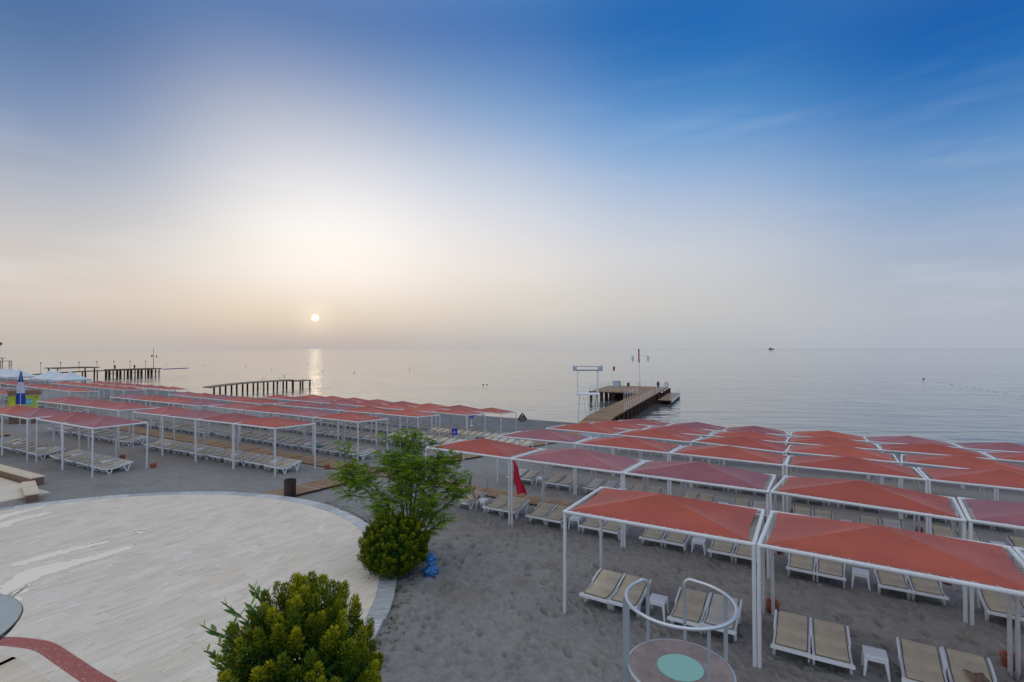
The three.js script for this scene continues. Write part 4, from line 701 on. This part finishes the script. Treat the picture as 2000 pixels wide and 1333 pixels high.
// two older piers and a far one
function oldPier(name, label, a, b0, b1, w, y0, y1, yb, step, mat) {
  const t = thing(name, label, 'pier', [wx(a, b0), SEA, wz(a, b0)], TURN); const L = b1 - b0, n = Math.round(L / step);
  const curve = (s) => { const k = Math.min(1, s / (L * 0.55)); return y0 + (y1 - y0) * (1 - (1 - k) * (1 - k)) - SEA; };
  for (let i = 0; i < n; i++) { const s0 = i * L / n, s1 = s0 + L / n, d = bar(V(0, curve(s0), -s0), V(0, curve(s1), -s1), w, 0.24); obj('deck_section', d, mat, t); }
  for (let i = 1; i <= n; i++) for (const x of [-1, 1]) { const s = i * L / n - 0.3, top = curve(s) - 0.12; obj('pile', new THREE.CylinderGeometry(0.19, 0.21, top + 2.5, 8).translate(x * (w / 2 - 0.25), (top - 2.5) / 2, -s), M.pile, t); }
  return t;
}
{
  const p = oldPier('wooden_jetty', 'weathered wooden jetty without railings, standing in the sun glitter', -113, 61, 81.5, 2.8, -1.65, -1.15, 0, 2.6, M.paleDeck);
  obj('lower_deck', box(3.2, 0.22, 4.6, 0.6, -1.4 - SEA, -22.6), M.paleDeck, p);
  for (const [x, s] of [[-0.8, 24.6], [2.0, 24.6], [-0.8, 21.8], [2.0, 21.8]]) obj('pile', new THREE.CylinderGeometry(0.2, 0.2, 4.0, 8).translate(x, -0.4, -s), M.pile, p);
  for (const s of [12, 16.4]) obj('ladder', [rod(V(1.5, 0.2, -s + 0.6), V(1.5, 2.9, -s), 0.04), rod(V(1.5, 0.2, -s - 0.1), V(1.5, 2.9, -s - 0.6), 0.04)], M.steelFlat, p);
}
{
  const p = oldPier('far_pier', 'distant dark pier with many piles, lamp posts and a flag mast', -214, 62, 95, 3.0, -1.4, -0.85, 0, 3.2, M.pierSide);
  const t = p; obj('platform', box(9, 0.3, 15, -3.2, -0.8 - SEA, -29), M.pierSide, t); obj('upper_platform', box(9.5, 0.25, 12, -4, 0.35 - SEA, -11), M.pierSide, t);
  for (let x = -7; x <= 1; x += 2.6) for (let s = 22; s <= 36; s += 3.4) obj('pile', new THREE.CylinderGeometry(0.2, 0.2, 4.6, 7).translate(x, -0.1, -s), M.pile, t);
  for (const s of [6, 16]) for (const x of [-8, -0.5]) obj('pile', new THREE.CylinderGeometry(0.2, 0.2, 6, 7).translate(x, 0.4, -s), M.pile, t);
  obj('cross_beam', [box(8.4, 0.16, 0.2, -3, 1.1, -22), box(8.4, 0.16, 0.2, -3, 1.1, -30), box(8.4, 0.16, 0.2, -3, 1.1, -36)], M.pile, t);
  for (let k = 0; k < 7; k++) { const s = 2 + k * 5; obj('lamp_post', [rod(V(-1.3, 2, -s), V(-1.3, 5.2, -s), 0.05, 0.05, 5), new THREE.SphereGeometry(0.22, 8, 6).translate(-1.3, 5.3, -s)], M.darkFloat, t); }
  obj('flag_mast', rod(V(0.2, 2.2, -34), V(0.2, 10, -34), 0.10, 0.06), M.pile, t);
  const f = obj('red_flag', flagCloth(1.3, 0.8, 0.1, 12), M.flagRed, t); f.position.set(-1.6, 7.6, -34); const g = obj('blue_flag', flagCloth(0.9, 0.8, 0.2, 13), M.flagBlue, t); g.position.set(1.9, 7.5, -34);
  obj('blue_boom', bar(V(1, 2.1, -37), V(1, 2.2, -46), 0.35, 0.3), M.flagBlue, t);
  const q = oldPier('farthest_pier', 'farthest tiny pier with a single flag near the horizon', -424, 84, 112, 4, -1, -0.4, 0, 4, M.pierSide); obj('upper_deck', box(9, 0.3, 16, -2, 4.5, -17), M.pierSide, q); for (let k = 0; k < 5; k++) obj('strut', box(0.3, 3.4, 0.3, 2, 2.9, -10 - k * 3.4), M.pierSide, q); obj('flag_mast', rod(V(0, 3, -23), V(0, 14.5, -23), 0.12, 0.08), M.tower, q); const ff = obj('flag', flagCloth(2.2, 1.8, 0.5, 15), M.flagRed, q); ff.position.set(0.1, 14.2, -23);
}
// white pyramid tents
for (let k = 0; k < 6; k++) {
  const a = [-146, -153, -159, -172, -180, -187][k], b = [48.6, 48.4, 48.9, 47, 47.5, 48][k], y = groundAt(b), t = thing('white_tent', 'white pyramid tent in the row past the canopies, by the dark pier', 'tent', [wx(a, b), y, wz(a, b)], TURN, 'white tents along the shore'), w = 2.9;
  const pos = [], idx = [], N = 8, ring = (i) => { const f = i / N, h = 2.45 + 1.75 * Math.pow(f, 1.35), r = w * (1 - f) + 0.05; for (const [x, z] of [[-1, 1], [1, 1], [1, -1], [-1, -1]]) pos.push(x * r, h, z * r); }; for (let i = 0; i <= N; i++) ring(i);
  for (let i = 0; i < N; i++) for (let q = 0; q < 4; q++) { const p = i * 4 + q, e = i * 4 + (q + 1) % 4; idx.push(p, e, p + 4, e, e + 4, p + 4); }
  obj('roof', toCreasedNormals(polyGeo(pos, idx), 0.5), M.tent, t); obj('valance', [box(2 * w, 0.4, 0.03, 0, 2.28, w), box(0.03, 0.4, 2 * w, w, 2.28, 0), box(0.03, 0.4, 2 * w, -w, 2.28, 0)], M.tent, t);
  for (const [x, z] of [[-1, 1], [1, 1], [1, -1], [-1, -1]]) obj('pole', rod(V(x * w, -0.2, z * w), V(x * w, 2.45, z * w), 0.05), M.tower, t); obj('finial', rod(V(0, 4.1, 0), V(0, 5.0, 0), 0.05, 0.02), M.tower, t);
}

// ───────────────────────── people
function figure(bones, res, size, centre, paint) {
  const mc = new MarchingCubes(res, M.body, false, false, 60000); mc.isolation = 0; const half = res / 2, f = mc.field;
  for (let z = 0; z < res; z++) for (let y = 0; y < res; y++) for (let x = 0; x < res; x++) {
    const p = V((x - half) / half * size + centre[0], (y - half) / half * size + centre[1], (z - half) / half * size + centre[2]); let acc = 0;
    for (const [ax, ay, az, ar, bx, by, bz, br] of bones) { const d = V(bx - ax, by - ay, bz - az), k = THREE.MathUtils.clamp(((p.x - ax) * d.x + (p.y - ay) * d.y + (p.z - az) * d.z) / Math.max(1e-6, d.lengthSq()), 0, 1); acc += Math.exp(-38 * (Math.hypot(p.x - ax - d.x * k, p.y - ay - d.y * k, p.z - az - d.z * k) - (ar + (br - ar) * k))); }
    f[z * res * res + y * res + x] = Math.log(acc + 1e-12) / 38;
  }
  mc.update(); const n = mc.count, g = new THREE.BufferGeometry(), pos = new Float32Array(n * 3), col = new Float32Array(n * 3);
  for (let i = 0; i < n; i++) { const x = mc.positionArray[i * 3] * size + centre[0], y = mc.positionArray[i * 3 + 1] * size + centre[1], z = mc.positionArray[i * 3 + 2] * size + centre[2]; pos.set([x, y, z], i * 3); col.set(paint(x, y, z), i * 3); }
  g.setAttribute('position', new THREE.BufferAttribute(pos, 3)); g.setAttribute('normal', new THREE.BufferAttribute(mc.normalArray.slice(0, n * 3), 3)); g.setAttribute('color', new THREE.BufferAttribute(col, 3)); g.computeVertexNormals(); return g;
}
{
  const skin = [0.40, 0.24, 0.17], limb = (o, s) => [[s * 0.10, 0.52, 0, 0.09, s * 0.13, 0.48, 0.36, 0.075], [s * 0.13, 0.48, 0.36, 0.07, s * 0.12, 0.09, 0.18, 0.045], [s * 0.12, 0.06, 0.16, 0.045, s * 0.13, 0.04, 0.36, 0.035]];
  // crouching, one arm reaching down and forwards
  const crouch = (reach) => [...limb(0, -1), ...limb(0, 1), [0, 0.30, -0.08, 0.155, 0, 0.42, -0.02, 0.15], [0, 0.42, -0.02, 0.145, 0, 0.78, 0.20, 0.15], [-0.15, 0.80, 0.2, 0.07, 0.15, 0.80, 0.2, 0.07], [0, 0.88, 0.24, 0.05, 0, 0.96, 0.28, 0.05], [0, 1.00, 0.31, 0.095, 0, 1.05, 0.32, 0.085],
    [-0.2, 0.78, 0.2, 0.05, -0.24, 0.52, 0.34, 0.042], [-0.24, 0.52, 0.34, 0.04, -0.12, 0.3 + reach * 0.2, 0.56, 0.03], [0.2, 0.78, 0.2, 0.05, 0.24, 0.5, 0.36, 0.042], [0.24, 0.5, 0.36, 0.04, 0.14, 0.28, 0.58, 0.03], [0.14, 0.28, 0.58, 0.035, 0.12, 0.22, 0.64, 0.02], [-0.12, 0.3 + reach * 0.2, 0.56, 0.034, -0.10, 0.24 + reach * 0.2, 0.63, 0.02]];
  const mk = (shirt, trousers, hair, reach) => figure(crouch(reach), 44, 0.64, [0, 0.56, 0.14], (x, y, z) => (y > 0.93 ? (z < 0.30 || y > 1.06 ? hair : skin) : y > 0.46 && z < 0.40 && Math.abs(x) < 0.3 ? (Math.abs(x) > 0.2 && y < 0.6 ? skin : shirt) : z > 0.45 && y > 0.12 ? skin : trousers));
  const g0 = groundAt(58.8) + 0.04;
  const p1 = obj('person', mk([0.20, 0.09, 0.15], [0.09, 0.06, 0.09], [0.03, 0.02, 0.02], 0), M.body); p1.position.set(0.98, g0, -67.6); p1.rotation.y = 1.2; tag(p1, 'person in a plum top crouching on the pebbles, facing the other one', 'person');
  const p2 = obj('person', mk([0.05, 0.05, 0.08], [0.14, 0.15, 0.18], [0.02, 0.02, 0.02], 1), M.body); p2.position.set(1.72, g0, -67.4); p2.rotation.y = -1.25; tag(p2, 'person in dark clothes crouching on the pebbles with head bent', 'person');
  const stand = [[-0.10, 0.95, 0, 0.10, -0.11, 0.50, 0.02, 0.07], [-0.11, 0.5, 0.02, 0.065, -0.11, 0.09, 0, 0.045], [-0.11, 0.05, 0, 0.045, -0.12, 0.04, 0.18, 0.035], [0.10, 0.95, 0, 0.10, 0.11, 0.5, 0.02, 0.07], [0.11, 0.5, 0.02, 0.065, 0.11, 0.09, 0, 0.045], [0.11, 0.05, 0, 0.045, 0.12, 0.04, 0.18, 0.035], [0, 0.95, 0, 0.14, 0, 1.15, 0, 0.13], [0, 1.15, 0, 0.14, 0, 1.38, 0, 0.15], [-0.16, 1.42, 0, 0.07, 0.16, 1.42, 0, 0.07], [0, 1.46, 0, 0.055, 0, 1.54, 0.01, 0.05], [0, 1.60, 0.02, 0.09, 0, 1.68, 0.02, 0.09], [-0.21, 1.40, 0, 0.05, -0.26, 1.12, 0, 0.042], [-0.26, 1.12, 0, 0.04, -0.24, 0.86, 0.1, 0.03], [-0.24, 0.86, 0.1, 0.035, -0.24, 0.78, 0.12, 0.02], [0.21, 1.40, 0, 0.05, 0.26, 1.12, 0, 0.042], [0.26, 1.12, 0, 0.04, 0.24, 0.86, 0.1, 0.03], [0.24, 0.86, 0.1, 0.035, 0.24, 0.78, 0.12, 0.02]];
  const gs = figure(stand, 48, 0.92, [0, 0.88, 0.02], (x, y, z) => (y > 1.5 ? (y > 1.66 || z < 0 ? [0.03, 0.02, 0.02] : skin) : y > 0.98 ? (Math.abs(x) > 0.2 && y < 1.15 ? skin : [0.07, 0.05, 0.06]) : Math.abs(x) > 0.2 ? skin : [0.05, 0.05, 0.08]));
  const place = (a, b, y, label) => { const p = obj('person', gs, M.body); p.position.set(wx(a, b), y, wz(a, b)); p.rotation.y = 0.6; tag(p, label, 'person'); };
  place(-214.5, 84, -0.66, 'person in dark clothes standing mid way along the distant dark pier'); place(-211.0, 88.6, -0.66, 'person in dark clothes standing by the flag mast of the distant dark pier');
  const p5 = obj('person', gs, M.body); p5.position.set(8.6 + 0.914 * 0.2 + 0.405 * 47.5, SEA + 1.655, -55 + 0.405 * 0.2 - 0.914 * 47.5); p5.rotation.y = 2.4; tag(p5, 'person in dark clothes standing at the railing of the big pier', 'person');
}

// ───────────────────────── floats, a ship
{
  const g = new THREE.LatheGeometry([[0, -0.2], [0.2, -0.15], [0.3, 0.05], [0.22, 0.28], [0.05, 0.36], [0, 0.36]].map(([x, y]) => new THREE.Vector2(x, y)), 12), r = rng(71);
  const put = (x, z, s, label, group) => { const m = obj('buoy', g, M.darkFloat); m.position.set(x, SEA, z); m.scale.setScalar(s); tag(m, label, 'buoy', group); };
  for (const [x, z] of [[-81.3, -182.8], [-123.9, -311.3], [-111.0, -292.2], [-64.5, -209.3], [-7.7, -136.8], [-6.7, -136.8], [-113.9, -242.4], [-47.8, -239.0], [-83.0, -224.4], [-183.4, -305.6], [-229.1, -339.4], [-589.3, -683.6], [-567.6, -605.1], [-148.8, -286.1], [-20.5, -512.8]]) put(x, z, 0.5 + r() * 0.35, 'dark marker buoy alone on open water', 'marker buoys');
  put(126.3, -157.2, 0.9, 'large dark buoy at the end of the float line');
  for (let k = 0; k < 26; k++) { const f = k / 25; put(123.6 + -22.5 * f, -152.3 + 51.4 * f + (r() - 0.5) * 2, 0.22, 'small float on the bathing line off the canopies', 'floats of the bathing line'); }
  for (let k = 0; k < 34; k++) { const f = k / 33; put(-68.9 + 88.5 * f, -196.9 + 46.0 * f + (r() - 0.5) * 3, 0.17, 'small float on the bathing line leading to the big pier', 'floats of the pier bathing line'); }
  for (let k = 0; k < 16; k++) { const f = k / 15; put(52.5 + 17.6 * f, -152.2 + -1.9 * f + (r() - 0.5) * 1, 0.17, 'small float on the line running out from the big pier', 'floats beyond the big pier'); }
  const t = thing('ship', 'small grey ship on the horizon', 'ship', [1518, SEA, -3000], 0.2); obj('hull', [new THREE.ExtrudeGeometry(new THREE.Shape([[-17, 0], [15, 0], [19, 5], [-18, 4.4]].map(([x, y]) => new THREE.Vector2(x, y))), { depth: 7, bevelEnabled: false })], M.hull, t); obj('superstructure', [box(14, 4, 6, -4, 6, 3.5), box(5, 3, 5, -7, 9, 3.5)], M.hull, t);
}

// ───────────────────────── plants
function pushLeaf(out, col, p, d, n, len, wid, c, bend = 0.2) { // a kite-shaped leaf of two folded faces
  const side = d.clone().cross(n).normalize().multiplyScalar(wid / 2), mid = p.clone().addScaledVector(d, len * 0.45).addScaledVector(n, len * bend * 0.3), tip = p.clone().addScaledVector(d, len).addScaledVector(n, -len * bend * 0.4), l = mid.clone().add(side), r = mid.clone().sub(side);
  for (const q of [p, l, tip, p, tip, r]) { out.push(q.x, q.y, q.z); col.push(...c); }
}
function leafMesh(out, col) { const g = new THREE.BufferGeometry(); g.setAttribute('position', new THREE.Float32BufferAttribute(out, 3)); g.setAttribute('color', new THREE.Float32BufferAttribute(col, 3)); g.computeVertexNormals(); return g; }
function cypressBush(label, pos, rx, ry, cy, clumps, cs, seed, gold, extra) {
  const t = thing('cypress_bush', label, 'bush', pos), r = rng(seed), out = [], col = [], inner = [], ic = [], n = noise2(seed + 1, 6, 6, 3);
  for (let i = 0; i < clumps; i++) {
    // even spread over the bush's skin
    const f = (i + 0.5) / clumps, y = 1 - 1.86 * f, ph = i * 2.39996 + r() * 0.5, lump = 0.80 + 0.42 * n(ph / 6.283, y * 0.4 + 0.5), rr = Math.sqrt(Math.max(0, 1 - y * y)) * lump, dep = 1 - extra.gap * r() * r();
    const c = V(Math.cos(ph) * rr * rx * dep, cy + y * ry * (0.88 + 0.24 * r()) * (y > 0 ? 1 : 0.9), Math.sin(ph) * rr * rx * dep); if (c.y < 0.08) continue;
    const up = V(Math.cos(ph) * rr * 0.45, 1, Math.sin(ph) * rr * 0.45).normalize(), h = cs * (1.5 + 1.3 * r()) * extra.tall, w = cs * (0.55 + 0.3 * r()), tone = r(), u = up.clone().cross(V(0.3, 0.1, 1)).normalize(), v = up.clone().cross(u);
    const L = extra.leaves;
    for (let k = 0; k < L; k++) {
      const q = k / L, a = k * 2.39996 + r() * 0.6, prof = Math.sqrt(Math.max(0.02, 1 - ((q - 0.40) / 0.60) ** 2)) * (1.08 - 0.35 * q), rad2 = w * prof * (0.55 + 0.65 * r());
      const rd = u.clone().multiplyScalar(Math.cos(a)).addScaledVector(v, Math.sin(a)), p = c.clone().addScaledVector(up, (q - 0.45) * h).addScaledVector(rd, rad2 * 0.82), d = rd.clone().multiplyScalar(0.75).addScaledVector(up, 0.9).add(V(r() - 0.5, r() - 0.5, r() - 0.5).multiplyScalar(0.9)).normalize();
      const g = gold * (0.3 + 0.7 * tone) * (r() < 0.15 + q * 0.75 ? 1 : 0.08), k2 = 0.8 + 0.45 * r();
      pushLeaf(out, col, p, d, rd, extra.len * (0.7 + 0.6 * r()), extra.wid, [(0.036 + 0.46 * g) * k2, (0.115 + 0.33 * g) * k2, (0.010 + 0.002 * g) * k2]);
    }
  }
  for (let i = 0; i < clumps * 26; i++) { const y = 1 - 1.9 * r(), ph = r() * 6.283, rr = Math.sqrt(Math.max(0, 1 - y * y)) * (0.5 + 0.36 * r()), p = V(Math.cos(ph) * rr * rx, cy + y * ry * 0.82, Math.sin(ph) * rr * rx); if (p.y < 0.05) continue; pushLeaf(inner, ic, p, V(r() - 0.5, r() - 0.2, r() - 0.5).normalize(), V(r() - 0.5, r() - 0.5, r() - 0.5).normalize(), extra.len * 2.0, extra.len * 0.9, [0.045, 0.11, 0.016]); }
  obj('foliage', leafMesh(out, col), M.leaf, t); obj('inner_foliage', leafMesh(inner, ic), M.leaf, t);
  obj('trunk', [rod(V(0, -0.2, 0), V(0.05, cy * 1.2, 0.03), 0.09, 0.05, 8), rod(V(0, 0.2, 0), V(rx * 0.4, cy * 1.1, 0.2), 0.05, 0.025, 6), rod(V(0, 0.2, 0), V(-rx * 0.4, cy * 1.1, -0.1), 0.05, 0.025, 6)], M.barkDark, t);
}
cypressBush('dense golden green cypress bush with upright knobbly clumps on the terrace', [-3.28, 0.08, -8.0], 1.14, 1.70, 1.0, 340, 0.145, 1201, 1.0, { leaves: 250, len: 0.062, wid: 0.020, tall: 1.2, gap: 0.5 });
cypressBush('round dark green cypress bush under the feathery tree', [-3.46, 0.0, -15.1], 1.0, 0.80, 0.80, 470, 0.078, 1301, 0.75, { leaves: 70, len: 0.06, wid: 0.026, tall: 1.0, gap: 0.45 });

{ // willow-leaved shoots beside the golden bush
  const t = thing('leafy_shrub', 'shrub shoots with long narrow glossy leaves poking out of the golden bush', 'shrub', [-3.55, 0.08, -7.75]), r = rng(551);
  const leafGeo = (() => { const N = 5, pos = [], idx = [], uv = []; for (let i = 0; i <= N; i++) { const f = i / N, w = 0.5 * Math.sin(Math.PI * Math.pow(f, 0.8)) * 0.24 + 0.004, z = -0.12 * f * f; pos.push(-w, f, z, 0, f, z - 0.03 * Math.sin(Math.PI * f), w, f, z); uv.push(0, f, 0.5, f, 1, f); } for (let i = 0; i < N; i++) for (let k = 0; k < 2; k++) { const p = i * 3 + k; idx.push(p, p + 1, p + 3, p + 1, p + 4, p + 3); } return polyGeo(pos, idx, uv); })();
  const tips = [[-0.86, 2.62, -0.15], [-1.12, 2.36, 0.0], [-1.06, 2.02, 0.05], [-0.60, 2.45, 0.3], [-0.5, 2.8, -0.3], [-0.80, 2.18, 0.15], [-0.72, 2.34, -0.1], [-0.35, 2.72, 0.1], [-0.85, 1.92, 0.2]];
  for (const [x, y, z] of tips) {
    const c = new THREE.CatmullRomCurve3([V(0.15, 0.3, 0), V(0.05, 1.4, z * 0.2), V(x * 0.45, y * 0.86, z * 0.6), V(x, y, z)]); obj('stem', new THREE.TubeGeometry(c, 24, 0.009, 5), M.bark, t);
    for (let k = 0; k < 16; k++) { const f = 0.52 + 0.48 * (k + r() * 0.5) / 16, p = c.getPoint(Math.min(1, f)), tn = c.getTangent(Math.min(1, f)), a = k * 2.4 + r(), m = obj('leaf', leafGeo, k > 12 ? M.leafYoung : M.leafPlain, t);
      const side = V(Math.cos(a), 0.25 + 0.3 * Math.sin(a), Math.sin(a)).normalize(), d = tn.clone().multiplyScalar(0.75).add(side).normalize(); d.y += k > 12 ? 0.35 : -0.1; d.normalize(); m.position.copy(p); m.quaternion.setFromUnitVectors(V(0, 1, 0), d); m.rotateY(r() * 6); m.scale.setScalar(k > 12 ? 0.13 + 0.05 * r() : 0.20 + 0.08 * r()); }
  }
  shade(t);
}
{ // feathery tree behind the round bush
  const t = thing('feathery_tree', 'slender many stemmed tree with feathery green leaves and brown seed pods', 'tree', [-3.25, -0.05, -16.1]), r = rng(717), out = [], col = [], wood = [], pods = [], pc = [];
  const frond = (p, d, len, tone) => {
    const side0 = d.clone().cross(V(0, 1, 0)); if (side0.lengthSq() < 1e-3) side0.set(1, 0, 0); side0.normalize(); const up = side0.clone().cross(d).normalize(), n = 7;
    for (let i = 1; i <= n; i++) { const f = i / n, q = p.clone().addScaledVector(d, len * f).addScaledVector(V(0, -1, 0), len * 0.35 * f * f); for (const s of [-1, 1]) { const dd = side0.clone().multiplyScalar(s).addScaledVector(d, 0.65).addScaledVector(V(0, -1, 0), 0.25 + 0.3 * r()).normalize(), k = 0.75 + 0.5 * r(); pushLeaf(out, col, q, dd, up, len * (0.40 - 0.14 * Math.abs(f - 0.45)), 0.021, [(0.13 + 0.17 * tone) * k, (0.26 + 0.17 * tone) * k, 0.020 * k], 0.3); } }
  };
  const limb = (pts, r0, r1, leafFrom, dens) => {
    const c = new THREE.CatmullRomCurve3(pts), L = c.getLength(), seg = 10; for (let i = 0; i < seg; i++) { const a = c.getPoint(i / seg), b = c.getPoint((i + 1) / seg), f = i / seg; wood.push(rod(a, b, r0 + (r1 - r0) * f, r0 + (r1 - r0) * (f + 1 / seg), 6)); }
    const n = Math.round(L * dens); for (let k = 0; k < n; k++) { const f = leafFrom + (1 - leafFrom) * Math.pow(r(), 0.8), p = c.getPoint(f), tn = c.getTangent(f), a = r() * 6.283; const d = V(Math.cos(a), (r() - 0.25) * 0.9, Math.sin(a)).addScaledVector(tn, 0.5).normalize(); const tw = p.clone().addScaledVector(d, 0.06 + 0.30 * r() * (1.1 - f)); wood.push(rod(p, tw, 0.006, 0.003, 3)); frond(tw, d.clone().add(V(0, 0.15 - 0.3 * r(), 0)).normalize(), 0.16 + 0.15 * r(), r()); }
    return c;
  };
  const stems = [[-2.05, 2.75, 0.1, 0.34], [-1.25, 2.75, 0.5, 0.45], [-0.75, 3.0, -0.5, 0.5], [-0.2, 3.9, 0.1, 0.5], [0.15, 3.95, -0.2, 0.5], [0.55, 3.25, 0.5, 0.45], [1.05, 3.3, 0.2, 0.45], [1.45, 3.35, -0.3, 0.45], [1.75, 2.75, 0.3, 0.5], [1.8, 2.2, 0.0, 0.5], [1.35, 1.55, 0.6, 0.5], [-1.0, 1.85, 0.5, 0.6], [0.9, 2.3, 0.8, 0.5], [0.3, 3.3, 0.5, 0.5], [-0.45, 3.4, 0.3, 0.5]];
  for (const [x, y, z, lf] of stems) {
    const c = limb([V((r() - 0.5) * 0.25, 0, (r() - 0.5) * 0.25), V(x * 0.18, y * 0.32, z * 0.2), V(x * 0.58, y * (0.72 + 0.06 * r()), z * 0.6), V(x, y, z)], 0.032, 0.007, lf, 30);
    for (let k = 0; k < 3; k++) { const f = 0.45 + 0.5 * r(), p = c.getPoint(f), a = r() * 6.283; limb([p, p.clone().add(V(Math.cos(a) * 0.25, 0.2, Math.sin(a) * 0.25)), p.clone().add(V(Math.cos(a) * 0.5, 0.25 + 0.3 * r(), Math.sin(a) * 0.5))], 0.011, 0.004, 0.15, 27); }
  }
  limb([V(-1.5, 2.45, 0.1), V(-1.9, 2.9, 0.1), V(-2.0, 3.65, 0.1)], 0.012, 0.004, 0.1, 40); limb([V(-1.0, 2.0, 0.1), V(-1.7, 2.15, 0.3), V(-2.1, 2.35, 0.2)], 0.014, 0.004, 0.2, 44); limb([V(-0.9, 2.2, 0.1), V(-1.5, 2.5, 0.2), V(-2.2, 2.75, 0.2)], 0.014, 0.004, 0.2, 40); limb([V(-1.2, 2.3, 0.0), V(-1.6, 2.6, -0.2), V(-1.85, 3.1, -0.1)], 0.012, 0.004, 0.2, 36);
  for (const [x, y, z] of [[1.62, 3.4, -0.2], [1.95, 2.75, 0.2], [2.05, 2.4, 0.1], [0.95, 3.4, 0.1], [0.1, 2.9, 0.9], [2.2, 2.1, 0]]) { const tip = V(x, y, z), b = V(x * 0.8, y - 0.35, z); wood.push(rod(b, tip, 0.006, 0.003, 4)); for (let k = 0; k < 11; k++) { const a = r() * 6.283; pushLeaf(pods, pc, tip.clone().add(V((r() - 0.5) * 0.06, -0.03 * k, (r() - 0.5) * 0.06)), V(Math.cos(a) * 0.35, -1, Math.sin(a) * 0.35).normalize(), V(Math.sin(a), 0, Math.cos(a)), 0.15 + 0.06 * r(), 0.026, [1, 1, 1], 0.1); } }
  wood.push(tube([V(1.3, 1.7, 0), V(1.9, 1.8, 0.1), V(2.4, 2.2, 0.1), V(2.5, 2.6, 0.1)], 0.007, 14, 4));
  obj('crown', leafMesh(out, col), M.leaf, t); obj('trunk', wood, M.bark, t); obj('seed_pods', leafMesh(pods, pc), M.pod, t);
}

{ // small weeds and dry litter in the sand along the terrace edge
  const r = rng(99), out = [], col = [];
  for (let i = 0; i < 260; i++) { const q = -0.25 + 1.25 * r(), d = 11.12 + Math.pow(r(), 2) * 0.5, x = -14.136 + Math.cos(q) * d, z = -12.41 - Math.sin(q) * d * (q < 0 ? 1 : 1), dry = r() < 0.6; for (let k = 0; k < 7; k++) { const a = r() * 6.283; pushLeaf(out, col, V(x + (r() - 0.5) * 0.08, 0.0, z + (r() - 0.5) * 0.08), V(Math.cos(a) * 0.8, 0.25 + r() * (dry ? 0.2 : 0.9), Math.sin(a) * 0.8).normalize(), V(0, 1, 0), 0.05 + 0.06 * r(), 0.012, dry ? [0.14, 0.09, 0.05] : [0.10, 0.16, 0.03]); } }
  const w = stuff(obj('weeds', leafMesh(out, col), M.leaf)); w.userData.label = 'sparse weeds and dry litter along the terrace edge';
}

renderer.render(scene, camera);
